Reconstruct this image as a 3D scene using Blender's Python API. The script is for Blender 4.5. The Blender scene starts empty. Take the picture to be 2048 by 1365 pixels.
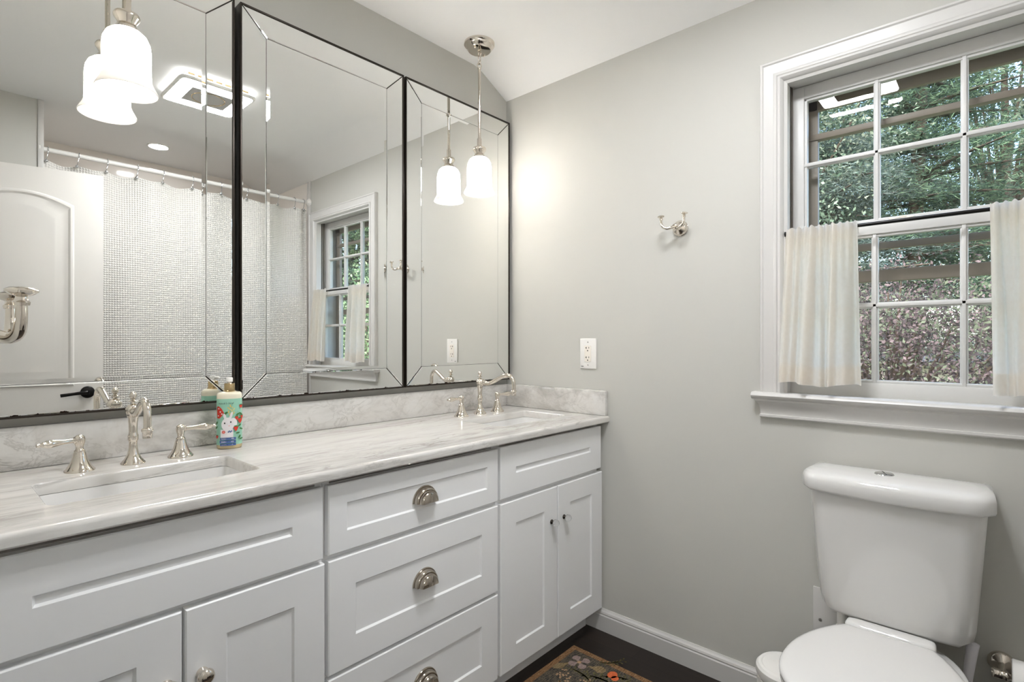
import bpy, bmesh, math, random
from mathutils import Vector, Matrix
import numpy as np

random.seed(7)
rng = np.random.default_rng(7)
PI = math.pi
SC = bpy.context.scene
COL = SC.collection

# ------------------------------------------------------------------ camera
cam_d = bpy.data.cameras.new('camera')
cam = bpy.data.objects.new('camera', cam_d)
COL.objects.link(cam)
cam_d.sensor_width = 36.0
cam_d.lens = 36.0 * 1065.12 / 2048
cam_d.clip_start = 0.01
cam_d.clip_end = 200
cam_d.shift_y = -0.43 / 2048
cam.location = (-1.8801, -1.7309, 1.1874)
YAW = math.atan2(1983.82 - 1024, 1065.12)
cam.rotation_euler = (PI / 2, 0, YAW - PI / 2)
SC.camera = cam

# ------------------------------------------------------------------ world and exposure
w = bpy.data.worlds.new('daylight')
SC.world = w
w.use_nodes = True
nt = w.node_tree
nt.nodes.clear()
sky = nt.nodes.new('ShaderNodeTexSky')
sky.sky_type = 'NISHITA'
sky.sun_disc = False
sky.sun_elevation = math.radians(48)
sky.sun_rotation = math.radians(250)
sky.air_density = 1.0
sky.dust_density = 2.5
bg = nt.nodes.new('ShaderNodeBackground')
bg.inputs['Strength'].default_value = 0.85
wo = nt.nodes.new('ShaderNodeOutputWorld')
nt.links.new(sky.outputs[0], bg.inputs[0])
nt.links.new(bg.outputs[0], wo.inputs[0])

sun_d = bpy.data.lights.new('sun', 'SUN')
sun_d.energy = 7.0
sun_d.angle = math.radians(12)
sun_d.color = (1.0, 0.96, 0.9)
sun = bpy.data.objects.new('sun', sun_d)
COL.objects.link(sun)
sun.location = (-6, 8, 12)
hall_d = bpy.data.lights.new('hall_fill_light', 'POINT')      # fill light added in the unseen hallway, stands in for no known lamp
hall_d.energy = 17.0
hall_d.shadow_soft_size = 0.17
hall_d.color = (0.98, 0.98, 1.0)
hall = bpy.data.objects.new('hall_fill_light', hall_d)
COL.objects.link(hall)
hall.location = (-2.80, -2.25, 1.80)
sun.rotation_euler = Vector((0.56, -0.50, -0.66)).to_track_quat('-Z', 'Y').to_euler()

SC.view_settings.view_transform = 'Standard'
SC.view_settings.look = 'None'
SC.view_settings.gamma = 1.0
SC.view_settings.use_curve_mapping = False
SC.view_settings.exposure = 0.47
SC.cycles.caustics_reflective = True
SC.cycles.caustics_refractive = False
SC.cycles.max_bounces = 18
SC.cycles.diffuse_bounces = 12
SC.cycles.glossy_bounces = 7
SC.cycles.transmission_bounces = 8
SC.cycles.transparent_max_bounces = 24
SC.cycles.sample_clamp_indirect = 40.0
SC.cycles.use_denoising = True

PENDANT_W = 0.5        # watts of each pendant bulb
PENDANT_E = 7.5        # glow of the opal glass
PANEL_E = 80.0          # ceiling panel
RECESS_E = 105.0
HALO_E = 4.0          # light the ceiling fixture throws back up onto the ceiling

# ------------------------------------------------------------------ helpers
ROOTLOC = {}


def srgb(r, g, b):
    def f(c):
        c /= 255.0
        return c / 12.92 if c <= 0.04045 else ((c + 0.055) / 1.055) ** 2.4
    return (f(r), f(g), f(b), 1.0)


class N:
    """tiny node-tree builder"""

    def __init__(self, name):
        self.m = bpy.data.materials.new(name)
        self.m.use_nodes = True
        self.t = self.m.node_tree
        self.t.nodes.clear()
        self.out = self.t.nodes.new('ShaderNodeOutputMaterial')

    def n(self, typ, **kw):
        o = self.t.nodes.new(typ)
        for k, v in kw.items():
            setattr(o, k, v)
        return o

    def l(self, a, b):
        self.t.links.new(a, b)

    def bsdf(self, col=(0.8, 0.8, 0.8, 1), rough=0.5, metal=0.0, spec=0.5, **kw):
        b = self.n('ShaderNodeBsdfPrincipled')
        b.inputs['Base Color'].default_value = col
        b.inputs['Roughness'].default_value = rough
        b.inputs['Metallic'].default_value = metal
        b.inputs['Specular IOR Level'].default_value = spec
        for k, v in kw.items():
            b.inputs[k].default_value = v
        self.l(b.outputs[0], self.out.inputs[0])
        return b

    def math(self, op, a, b=None):
        o = self.n('ShaderNodeMath', operation=op)
        for i, x in enumerate((a, b)):
            if x is None:
                continue
            if isinstance(x, (int, float)):
                o.inputs[i].default_value = x
            else:
                self.l(x, o.inputs[i])
        return o.outputs[0]

    def ramp(self, fac, stops):
        r = self.n('ShaderNodeValToRGB')
        e = r.color_ramp.elements
        while len(e) < len(stops):
            e.new(0.5)
        for i, (p, c) in enumerate(stops):
            e[i].position = p
            e[i].color = c
        self.l(fac, r.inputs[0])
        return r.outputs[0]

    def mix(self, fac, a, b):
        o = self.n('ShaderNodeMix', data_type='RGBA')
        for sock, x in ((o.inputs[0], fac), (o.inputs[6], a), (o.inputs[7], b)):
            if isinstance(x, (int, float, tuple)):
                sock.default_value = x
            else:
                self.l(x, sock)
        return o.outputs[2]

    def noise(self, vec, scale, detail=4, rough=0.55, dist=0.0):
        o = self.n('ShaderNodeTexNoise')
        o.inputs['Scale'].default_value = scale
        o.inputs['Detail'].default_value = detail
        o.inputs['Roughness'].default_value = rough
        o.inputs['Distortion'].default_value = dist
        if vec is not None:
            self.l(vec, o.inputs['Vector'])
        return o.outputs['Fac']

    def coords(self, which='Object', scale=(1, 1, 1), rot=(0, 0, 0), loc=(0, 0, 0)):
        tc = self.n('ShaderNodeTexCoord')
        mp = self.n('ShaderNodeMapping')
        mp.inputs['Scale'].default_value = scale
        mp.inputs['Rotation'].default_value = rot
        mp.inputs['Location'].default_value = loc
        self.l(tc.outputs[which], mp.inputs[0])
        return mp.outputs[0]

    def bump(self, b, height, strength=0.2, dist=0.002):
        o = self.n('ShaderNodeBump')
        o.inputs['Strength'].default_value = strength
        o.inputs['Distance'].default_value = dist
        self.l(height, o.inputs['Height'])
        self.l(o.outputs[0], b.inputs['Normal'])


MAT = {}


def simple(name, col, rough=0.5, metal=0.0, spec=0.5, nscale=0, nstr=0.05, var=0.0, **kw):
    q = N(name)
    b = q.bsdf(col, rough, metal, spec, **kw)
    if nscale:
        v = q.coords('Object')
        f = q.noise(v, nscale, 3)
        q.bump(b, f, nstr)
        if var:
            c2 = tuple(c * (1 - var) for c in col[:3]) + (1,)
            g = q.noise(v, 1.7, 3)
            q.l(q.mix(g, c2, col), b.inputs['Base Color'])
    MAT[name] = q.m
    return q.m


WALL = simple('wall_paint', srgb(194, 193, 187), 0.6, spec=0.3, nscale=220, nstr=0.05)
CEIL = simple('ceiling_paint', srgb(236, 236, 235), 0.8, spec=0.2, nscale=240, nstr=0.04)
TRIM = simple('white_trim', srgb(206, 204, 201), 0.32, nscale=60, nstr=0.03)
DOORP = simple('door_paint', srgb(226, 223, 218), 0.4, nscale=60, nstr=0.03)
CAB = simple('cabinet_paint', srgb(232, 232, 232), 0.38, nscale=90, nstr=0.02)
SASH = simple('sash_paint', srgb(216, 215, 213), 0.4, nscale=70, nstr=0.05)
PORC = simple('porcelain', srgb(222, 221, 219), 0.06, nscale=3, nstr=0.0, **{'Coat Weight': 0.4, 'Coat Roughness': 0.03})
NICKEL = simple('polished_nickel', srgb(224, 216, 205), 0.07, 1.0, nscale=8, nstr=0.01)
CHROME = simple('chrome', srgb(205, 206, 208), 0.08, 1.0, nscale=8, nstr=0.01)
BRONZE = simple('dark_bronze', srgb(58, 50, 43), 0.3, 0.6, nscale=40, nstr=0.05, var=0.4)
BLACK = simple('black_metal', srgb(24, 22, 21), 0.3, 0.5, nscale=40, nstr=0.03)
PLASTIC = simple('white_plastic', srgb(232, 230, 226), 0.3, nscale=30, nstr=0.02)
IVORY = simple('ivory_plastic', srgb(236, 230, 220), 0.3, nscale=30, nstr=0.02)
DARK = simple('dark_slot', srgb(30, 28, 27), 0.6, nscale=30, nstr=0.02)
STORM = simple('taupe_aluminium', srgb(152, 138, 126), 0.45, nscale=60, nstr=0.05, var=0.15)
STORMW = simple('white_aluminium', srgb(215, 213, 208), 0.4, nscale=60, nstr=0.03)
JAMBL = simple('jamb_liner', srgb(120, 112, 102), 0.35, 0.5, nscale=50, nstr=0.05, var=0.2)
RAILSHADE = simple('rail_shadow_brown', srgb(140, 120, 104), 0.7, nscale=60, nstr=0.1, var=0.2)  # brown stands in for the deep shadow under the marble
GOLD = simple('brass', srgb(196, 172, 130), 0.18, 1.0, nscale=20, nstr=0.02)
TILEW = simple('glossy_wall_panel', srgb(232, 226, 219), 0.08, nscale=2, nstr=0.0)
PAPER = simple('toilet_paper', srgb(238, 236, 233), 0.9, nscale=400, nstr=0.2)
LEDW = simple('led_housing', srgb(238, 236, 232), 0.4, nscale=30, nstr=0.02)
LGREY = simple('grey_plastic', srgb(176, 174, 170), 0.4, nscale=30, nstr=0.02)
SCREW = simple('screw_metal', srgb(150, 148, 145), 0.3, 1.0, nscale=30, nstr=0.02)
BRUSHW = simple('lilac_white_plastic', srgb(226, 223, 228), 0.4, nscale=30, nstr=0.02)
BARK = simple('bark', srgb(88, 74, 62), 0.9, nscale=14, nstr=0.6, var=0.5)
GRASSM = simple('lawn', srgb(84, 98, 52), 0.9, nscale=30, nstr=0.6, var=0.5)
SIDING = simple('beige_siding', srgb(205, 196, 178), 0.7, nscale=10, nstr=0.1, var=0.1)
ROOFM = simple('roof_shingle', srgb(110, 104, 98), 0.9, nscale=40, nstr=0.4, var=0.3)


def emis(name, col, strength, base=None):
    q = N(name)
    b = q.bsdf(base or col, 0.4)
    b.inputs['Emission Color'].default_value = col
    b.inputs['Emission Strength'].default_value = strength
    MAT[name] = q.m
    return q.m


PANEL = emis('led_panel', (0.95, 0.97, 1.0, 1), PANEL_E)
RECL = emis('recessed_lens', (0.95, 0.97, 1.0, 1), RECESS_E)
BULBM = emis('bulb_glass', (1.0, 0.95, 0.88, 1), 8.0)
HALO = emis('halo_led', (0.95, 0.97, 1.0, 1), HALO_E)

# opal glass shade: lets the bulb glow through
def opal(name, glow, through=0.55):
    q = N(name)
    d1 = q.n('ShaderNodeBsdfDiffuse')
    d1.inputs[0].default_value = (0.9, 0.88, 0.85, 1)
    tr = q.n('ShaderNodeBsdfTranslucent')
    tr.inputs[0].default_value = (0.95, 0.92, 0.88, 1)
    gl = q.n('ShaderNodeBsdfGlossy')
    gl.inputs['Roughness'].default_value = 0.15
    m1 = q.n('ShaderNodeMixShader')
    m1.inputs[0].default_value = through
    q.l(d1.outputs[0], m1.inputs[1])
    q.l(tr.outputs[0], m1.inputs[2])
    m2 = q.n('ShaderNodeMixShader')
    m2.inputs[0].default_value = 0.05
    q.l(m1.outputs[0], m2.inputs[1])
    q.l(gl.outputs[0], m2.inputs[2])
    em = q.n('ShaderNodeEmission')
    em.inputs[0].default_value = (0.97, 0.975, 1.0, 1)
    em.inputs[1].default_value = glow
    ad = q.n('ShaderNodeAddShader')
    q.l(m2.outputs[0], ad.inputs[0])
    q.l(em.outputs[0], ad.inputs[1])
    q.l(ad.outputs[0], q.out.inputs[0])
    return q.m


OPAL = opal('opal_glass', PENDANT_E)
OPALR = opal('opal_glass_rim', 0.03, 0.07)  # same glass as the shade, glow lowered to imitate the rim's shading

# mirror silver, with the worn edge along the bottom of the border strips
q = N('mirror_silver')
g = q.n('ShaderNodeBsdfGlossy')
g.inputs['Color'].default_value = (0.90, 0.905, 0.89, 1)
g.inputs['Roughness'].default_value = 0.0
q.l(g.outputs[0], q.out.inputs[0])
MIRROR = q.m
q = N('mirror_silver_worn')
g = q.n('ShaderNodeBsdfGlossy')
g.inputs['Color'].default_value = (0.90, 0.905, 0.89, 1)
g.inputs['Roughness'].default_value = 0.0
dk = q.n('ShaderNodeBsdfDiffuse')
dk.inputs[0].default_value = srgb(38, 28, 22)
tc = q.n('ShaderNodeTexCoord')
sx = q.n('ShaderNodeSeparateXYZ')
q.l(tc.outputs['Object'], sx.inputs[0])
nz = q.noise(tc.outputs['Object'], 26, 5, 0.7)
edge = q.math('MULTIPLY', q.math('SUBTRACT', nz, 0.52), 0.030)       # ragged line a few mm up from the lower edge
fac = q.math('LESS_THAN', sx.outputs['Z'], q.math('ADD', edge, 0.0020))
mx = q.n('ShaderNodeMixShader')
q.l(fac, mx.inputs[0])
q.l(g.outputs[0], mx.inputs[1])
q.l(dk.outputs[0], mx.inputs[2])
q.l(mx.outputs[0], q.out.inputs[0])
MIRRORW = q.m

# thin window glass
q = N('window_glass')
tp = q.n('ShaderNodeBsdfTransparent')
tp.inputs[0].default_value = (0.95, 0.97, 0.96, 1)
g = q.n('ShaderNodeBsdfGlossy')
g.inputs['Roughness'].default_value = 0.0
fr = q.n('ShaderNodeFresnel')
geo = q.n('ShaderNodeNewGeometry')
ior = q.math('ADD', q.math('MULTIPLY', geo.outputs['Backfacing'], 1 / 1.45 - 1.45), 1.45)
q.l(ior, fr.inputs[0])
mx = q.n('ShaderNodeMixShader')
q.l(fr.outputs[0], mx.inputs[0])
q.l(tp.outputs[0], mx.inputs[1])
q.l(g.outputs[0], mx.inputs[2])
q.l(mx.outputs[0], q.out.inputs[0])
GLASS = q.m

q = N('clear_glass')
b = q.bsdf((0.97, 0.97, 0.97, 1), 0.02)
b.inputs['Transmission Weight'].default_value = 1.0
b.inputs['IOR'].default_value = 1.46
CLEARG = q.m

# linen for the cafe curtains
q = N('linen')
v = q.coords('UV', (1, 1, 1))
wv = q.n('ShaderNodeTexWave', bands_direction='X')
wv.inputs['Scale'].default_value = 420
wv.inputs['Distortion'].default_value = 1.2
q.l(v, wv.inputs[0])
wv2 = q.n('ShaderNodeTexWave', bands_direction='Y')
wv2.inputs['Scale'].default_value = 420
wv2.inputs['Distortion'].default_value = 1.2
q.l(v, wv2.inputs[0])
wsum = q.math('ADD', wv.outputs['Fac'], wv2.outputs['Fac'])
f2 = q.noise(v, 60, 4)
colr = q.mix(f2, srgb(243, 236, 226), srgb(252, 248, 242))
df = q.n('ShaderNodeBsdfDiffuse')
q.l(colr, df.inputs[0])
tl = q.n('ShaderNodeBsdfTranslucent')
q.l(colr, tl.inputs[0])
bp_ = q.n('ShaderNodeBump')
bp_.inputs['Strength'].default_value = 0.25
bp_.inputs['Distance'].default_value = 0.0006
q.l(wsum, bp_.inputs['Height'])
q.l(bp_.outputs[0], df.inputs['Normal'])
mx = q.n('ShaderNodeMixShader')
mx.inputs[0].default_value = 0.66
q.l(df.outputs[0], mx.inputs[1])
q.l(tl.outputs[0], mx.inputs[2])
q.l(mx.outputs[0], q.out.inputs[0])
LINEN = q.m

# waffle weave of the shower curtain (UV in metres)
q = N('waffle_weave')
b = q.bsdf(srgb(240, 238, 234), 0.75, spec=0.2)
tc = q.n('ShaderNodeTexCoord')
sx = q.n('ShaderNodeSeparateXYZ')
q.l(tc.outputs['UV'], sx.inputs[0])
P = 2 * PI / 0.0125
su = q.math('ABSOLUTE', q.math('SINE', q.math('MULTIPLY', sx.outputs['X'], P / 2)))
sv = q.math('ABSOLUTE', q.math('SINE', q.math('MULTIPLY', sx.outputs['Y'], P / 2)))
cell = q.math('MULTIPLY', su, sv)          # 1 in the middle of a cell, 0 on the ribs
inv = q.math('SUBTRACT', 1.0, cell)
q.bump(b, inv, 0.85, 0.004)
q.l(q.mix(q.math('MULTIPLY', cell, 0.55), srgb(226, 223, 218), srgb(190, 186, 180)), b.inputs['Base Color'])  # shade of the cell hollows mixed into the fabric colour
WAFFLE = q.m

# marble
def marble(name, scale, rot=(0, 0, 0), cloud=0.6):
    q = N(name)
    v = q.coords('Object', scale, rot)
    n1 = q.noise(v, 2.4, 8, 0.62, 1.4)
    n2 = q.noise(v, 6.0, 8, 0.65, 0.8)
    n3 = q.noise(v, 1.1, 4, 0.5, 0.6)
    base = q.ramp(n1, [(0.30, srgb(190, 186, 181)), (0.44, srgb(210, 207, 202)), (0.56, srgb(217, 215, 211)), (0.75, srgb(198, 195, 190))])
    vein = q.math('ABSOLUTE', q.math('SUBTRACT', n2, 0.5))
    vf = q.ramp(vein, [(0.0, (1, 1, 1, 1)), (0.035, (0, 0, 0, 1)), (1, (0, 0, 0, 1))])
    patch = q.ramp(n3, [(0.42, (0, 0, 0, 1)), (0.66, (1, 1, 1, 1))])
    vm = q.math('MULTIPLY', vf, q.math('MULTIPLY', patch, 0.75))
    n4 = q.noise(v, 0.9, 6, 0.7, 0.9)
    cl_ = q.ramp(n4, [(0.50, (0, 0, 0, 1)), (0.72, (1, 1, 1, 1))])
    base = q.mix(q.math('MULTIPLY', cl_, cloud), base, srgb(150, 146, 140))
    c = q.mix(vm, base, srgb(138, 133, 126))
    b = q.bsdf((1, 1, 1, 1), 0.14)
    q.l(c, b.inputs['Base Color'])
    return q.m


MARBLE = marble('marble_top', (0.55, 3.6, 3.6), (0, 0, 0.06))
MARBLES = marble('marble_splash', (1.9, 1.9, 3.2), (0, 0.25, 0), 0.95)

# dark floor boards, running away from the vanity
q = N('dark_floor_boards')
v = q.coords('Object', (1, 1, 1))
br = q.n('ShaderNodeTexBrick')
br.offset = 0.37
br.inputs['Scale'].default_value = 1.0
br.inputs['Brick Width'].default_value = 0.62
br.inputs['Row Height'].default_value = 0.092
br.inputs['Mortar Size'].default_value = 0.0011
br.inputs['Color1'].default_value = srgb(40, 33, 29)
br.inputs['Color2'].default_value = srgb(31, 26, 23)
br.inputs['Mortar'].default_value = srgb(14, 11, 10)
mp = q.n('ShaderNodeMapping')
mp.inputs['Rotation'].default_value = (0, 0, PI / 2)
mp.inputs['Location'].default_value = (0.51, 0.008, 0)
q.l(v, mp.inputs[0])
q.l(mp.outputs[0], br.inputs[0])
gr = q.noise(q.coords('Object', (26, 2, 1)), 3, 5, 0.6)
b = q.bsdf((0.1, 0.1, 0.1, 1), 0.45, spec=0.3)
q.l(q.mix(q.math('MULTIPLY', gr, 0.5), br.outputs[0], srgb(58, 48, 42)), b.inputs['Base Color'])
FLOORM = q.m

# rug materials (woven)
def woven(name, col, col2):
    q = N(name)
    b = q.bsdf(col, 0.95, spec=0.1)
    v = q.coords('Object', (1, 1, 1))
    f = q.noise(v, 260, 3, 0.7)
    f2 = q.noise(q.coords('Object', (40, 320, 1), (0, 0, 0.7)), 1.0, 3, 0.6)
    fm = q.ramp(q.math('MULTIPLY', q.math('ADD', f, f2), 0.5), [(0.42, (0, 0, 0, 1)), (0.58, (1, 1, 1, 1))])
    q.l(q.mix(fm, col, col2), b.inputs['Base Color'])
    q.bump(b, f, 0.5, 0.001)
    return q.m


RUGB = woven('rug_field', srgb(46, 47, 50), srgb(108, 98, 82))
RUGE = woven('rug_edge', srgb(104, 74, 50), srgb(150, 118, 86))
RUGM = woven('rug_mauve', srgb(126, 108, 106), srgb(160, 140, 132))
RUGO = woven('rug_orange', srgb(190, 86, 48), srgb(222, 120, 78))
RUGL = woven('rug_leaf', srgb(104, 88, 62), srgb(150, 130, 98))
RUGT = woven('rug_tan', srgb(140, 108, 80), srgb(186, 156, 124))
RUGG = woven('rug_green', srgb(74, 72, 48), srgb(112, 104, 74))


def leafmat(name, c1, c2):
    def muted(c):              # leaf colours slightly greyed and bluer
        g_ = 0.3 * c[0] + 0.55 * c[1] + 0.15 * c[2]
        return (c[0] * 0.72 + g_ * 0.26, c[1] * 0.72 + g_ * 0.28, c[2] * 0.72 + g_ * 0.33, 1.0)
    c1, c2 = muted(c1), muted(c2)
    q = N(name)
    v = q.coords('Object')
    f = q.noise(v, 1.6, 4, 0.7)
    colr = q.mix(f, c1, c2)
    d = q.n('ShaderNodeBsdfDiffuse')
    t = q.n('ShaderNodeBsdfTranslucent')
    q.l(colr, d.inputs[0])
    q.l(colr, t.inputs[0])
    mx = q.n('ShaderNodeMixShader')
    mx.inputs[0].default_value = 0.3
    q.l(d.outputs[0], mx.inputs[1])
    q.l(t.outputs[0], mx.inputs[2])
    q.l(mx.outputs[0], q.out.inputs[0])
    return q.m


LF_OAK = [leafmat('oak_leaf', srgb(90, 115, 85), srgb(124, 145, 108)), leafmat('oak_leaf_dark', srgb(56, 78, 62), srgb(85, 108, 81)), leafmat('oak_leaf_pale', srgb(133, 149, 115), srgb(161, 167, 133))]
LF_PINE = [leafmat('pine_needle', srgb(62, 92, 69), srgb(90, 119, 88)), leafmat('pine_needle_dark', srgb(44, 67, 56), srgb(67, 92, 74)), leafmat('pine_needle_light', srgb(92, 124, 81), srgb(119, 149, 99))]
LF_SPRUCE = [leafmat('spruce_needle', srgb(81, 104, 92), srgb(110, 131, 117)), leafmat('spruce_needle_dark', srgb(53, 74, 65), srgb(81, 101, 88)), leafmat('spruce_needle_pale', srgb(115, 135, 122), srgb(142, 158, 142))]
LF_MAPLE = [leafmat('maple_leaf', srgb(106, 86, 84), srgb(132, 110, 106)), leafmat('maple_leaf_green', srgb(86, 94, 66), srgb(116, 122, 90)), leafmat('maple_leaf_dark', srgb(62, 54, 54), srgb(90, 76, 74))]
LF_BUSH = [leafmat('bush_leaf', srgb(108, 147, 85), srgb(147, 179, 110)), leafmat('bush_leaf_dark', srgb(56, 81, 51), srgb(92, 115, 72)), leafmat('bush_leaf_light', srgb(142, 170, 101), srgb(176, 197, 126))]


# ---- mesh building
def bm_new():
    return bmesh.new()


def box(bm, x0, x1, y0, y1, z0, z1, bev=0.0, seg=2, mat=0):
    vs = [bm.verts.new(p) for p in ((x0, y0, z0), (x1, y0, z0), (x1, y1, z0), (x0, y1, z0), (x0, y0, z1), (x1, y0, z1), (x1, y1, z1), (x0, y1, z1))]
    fs = [bm.faces.new([vs[i] for i in f]) for f in ((3, 2, 1, 0), (4, 5, 6, 7), (0, 1, 5, 4), (1, 2, 6, 5), (2, 3, 7, 6), (3, 0, 4, 7))]
    for f in fs:
        f.material_index = mat
    if bev:
        es = list({e for f in fs for e in f.edges})
        r = bmesh.ops.bevel(bm, geom=es, offset=bev, segments=seg, affect='EDGES', profile=0.5)
        for f in r['faces']:
            f.material_index = mat
    return vs


def frame_axes(axis):
    a = Vector(axis).normalized()
    t = Vector((0, 0, 1)) if abs(a.z) < 0.9 else Vector((1, 0, 0))
    u = a.cross(t).normalized()
    return u, a.cross(u).normalized(), a


def lathe(bm, prof, origin=(0, 0, 0), axis=(0, 0, 1), seg=32, sx=1.0, sy=1.0, a0=0.0, a1=2 * PI, mat=0, uv=None):
    """prof: list of (radius, height along axis)"""
    o = Vector(origin)
    if uv:
        u, v = Vector(uv[0]), Vector(uv[1])
        a = Vector(axis).normalized()
    else:
        u, v, a = frame_axes(axis)
    full = abs((a1 - a0) - 2 * PI) < 1e-6
    n = seg if full else seg + 1
    rings = []
    for r, h in prof:
        if r < 1e-6:
            rings.append([bm.verts.new(o + a * h)])
        else:
            rings.append([bm.verts.new(o + a * h + u * (r * sx * math.cos(a0 + (a1 - a0) * i / seg)) + v * (r * sy * math.sin(a0 + (a1 - a0) * i / seg))) for i in range(n)])
    for k in range(len(rings) - 1):
        A, B = rings[k], rings[k + 1]
        for i in range(n if full else n - 1):
            j = (i + 1) % n
            try:
                if len(A) == 1 and len(B) == 1:
                    continue
                if len(A) == 1:
                    f = bm.faces.new((A[0], B[j], B[i]))
                elif len(B) == 1:
                    f = bm.faces.new((A[i], A[j], B[0]))
                else:
                    f = bm.faces.new((A[i], A[j], B[j], B[i]))
                f.material_index = mat
                f.smooth = True
            except ValueError:
                pass
    return rings


def tube(bm, pts, rad, seg=12, caps=True, mat=0, sub=0):
    pts = [Vector(p) for p in pts]
    rads = list(rad) if isinstance(rad, (list, tuple)) else [rad] * len(pts)
    if sub:
        P2, R2 = [], []
        n = len(pts)
        for i in range(n - 1):
            p0, p1, p2, p3 = pts[max(i - 1, 0)], pts[i], pts[i + 1], pts[min(i + 2, n - 1)]
            for k in range(sub):
                t = k / sub
                P2.append(0.5 * ((2 * p1) + (p2 - p0) * t + (2 * p0 - 5 * p1 + 4 * p2 - p3) * t * t + (3 * p1 - p0 - 3 * p2 + p3) * t ** 3))
                R2.append(rads[i] + (rads[i + 1] - rads[i]) * t)
        P2.append(pts[-1])
        R2.append(rads[-1])
        pts, rads = P2, R2
    rings = []
    u = None
    for i, p in enumerate(pts):
        d = (pts[min(i + 1, len(pts) - 1)] - pts[max(i - 1, 0)]).normalized()
        if u is None:
            u, v, _ = frame_axes(d)
        u = (u - d * u.dot(d)).normalized()
        v = d.cross(u)
        rings.append([bm.verts.new(p + (u * math.cos(2 * PI * k / seg) + v * math.sin(2 * PI * k / seg)) * rads[i]) for k in range(seg)])
    for A, B in zip(rings, rings[1:]):
        for k in range(seg):
            f = bm.faces.new((A[k], A[(k + 1) % seg], B[(k + 1) % seg], B[k]))
            f.smooth = True
            f.material_index = mat
    if caps:
        for R in (rings[0][::-1], rings[-1]):
            f = bm.faces.new(R)
            f.material_index = mat


def ball(bm, c, r, seg=20, rings=12, sx=1, sy=1, sz=1, mat=0):
    prof = [(r * math.sin(PI * i / rings), -r * math.cos(PI * i / rings) * sz) for i in range(rings + 1)]
    prof[0] = (0, prof[0][1])
    prof[-1] = (0, prof[-1][1])
    lathe(bm, prof, c, (0, 0, 1), seg, sx, sy, mat=mat)


def torus(bm, c, axis, R, r, seg=24, ms=10, sx=1.0, sy=1.0, mat=0):
    u, v, a = frame_axes(axis)
    c = Vector(c)
    rings = []
    for i in range(seg):
        t = 2 * PI * i / seg
        d = u * math.cos(t) * sx + v * math.sin(t) * sy
        dn = (u * math.cos(t) + v * math.sin(t)).normalized()
        rings.append([bm.verts.new(c + d * R + dn * (r * math.cos(2 * PI * k / ms)) + a * (r * math.sin(2 * PI * k / ms))) for k in range(ms)])
    for i in range(seg):
        A, B = rings[i], rings[(i + 1) % seg]
        for k in range(ms):
            f = bm.faces.new((A[k], A[(k + 1) % ms], B[(k + 1) % ms], B[k]))
            f.smooth = True
            f.material_index = mat


def loft(bm, loops, cap0=True, cap1=True, mat=0, smooth=True):
    rings = [[bm.verts.new(p) for p in L] for L in loops]
    n = len(rings[0])
    for A, B in zip(rings, rings[1:]):
        for k in range(n):
            f = bm.faces.new((A[k], A[(k + 1) % n], B[(k + 1) % n], B[k]))
            f.smooth = smooth
            f.material_index = mat
    if cap0:
        f = bm.faces.new(rings[0][::-1])
        f.material_index = mat
        f.smooth = smooth
    if cap1:
        f = bm.faces.new(rings[-1])
        f.material_index = mat
        f.smooth = smooth
    return rings


def sup(cx, cy, rx, ry, n=48, p=2.6):
    """superellipse outline"""
    L = []
    for i in range(n):
        t = 2 * PI * i / n
        c, s = math.cos(t), math.sin(t)
        L.append((cx + rx * math.copysign(abs(c) ** (2 / p), c), cy + ry * math.copysign(abs(s) ** (2 / p), s)))
    return L


def obj(name, bm, mats, parent=None, loc=None, angle=35, smooth=True, uvs=False):
    """link the bmesh as ONE mesh object; vertices are given in world space"""
    bmesh.ops.recalc_face_normals(bm, faces=bm.faces)
    me = bpy.data.meshes.new(name)
    off = Vector((0, 0, 0))
    if parent is not None:
        off = ROOTLOC[parent.name]
    elif loc is not None:
        off = Vector(loc)
    if off.length:
        bmesh.ops.translate(bm, verts=bm.verts, vec=-off)
    bm.to_mesh(me)
    bm.free()
    for m in (mats if isinstance(mats, (list, tuple)) else [mats]):
        me.materials.append(m)
    if smooth:
        for p in me.polygons:
            p.use_smooth = True
        me.set_sharp_from_angle(angle=math.radians(angle))
    o = bpy.data.objects.new(name, me)
    COL.objects.link(o)
    if parent is not None:
        o.parent = parent
        ROOTLOC[o.name] = off
    else:
        o.location = off
        ROOTLOC[o.name] = off
    return o


def tag(o, label, cat, group=None, kind=None):
    o['label'] = label
    o['category'] = cat
    if group:
        o['group'] = group
    if kind:
        o['kind'] = kind
    return o


def thing(name, label, cat, loc, group=None):
    o = bpy.data.objects.new(name, None)
    COL.objects.link(o)
    o.location = loc
    o.empty_display_size = 0.05
    ROOTLOC[o.name] = Vector(loc)
    return tag(o, label, cat, group)


def struct(name, bm, mats, label=None, **kw):
    o = obj(name, bm, mats, **kw)
    o['kind'] = 'structure'
    if label:
        o['label'] = label
    return o


def dup(root, loc, label, group=None, rotz=None):
    r = root.copy()
    COL.objects.link(r)
    r.location = loc
    if rotz is not None:
        r.rotation_euler = (0, 0, rotz)
    r['label'] = label
    if group:
        r['group'] = group
    ROOTLOC[r.name] = Vector(loc)
    for ch in list(root.children):
        c = ch.copy()
        COL.objects.link(c)
        c.parent = r
        for g in list(ch.children):
            d = g.copy()
            COL.objects.link(d)
            d.parent = c
    return r


# ================================================================== ROOM SHELL
XL = -1.885          # left wall face (doorway side)
YT = -2.0            # plane where the tub alcove opens
YB = -2.72           # back wall of the alcove
HC = 2.43            # flat ceiling
HR = 2.335           # top of the right wall (slope)
XS = -0.19           # where the slope starts
TX = -1.475          # left end of the tub alcove

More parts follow.
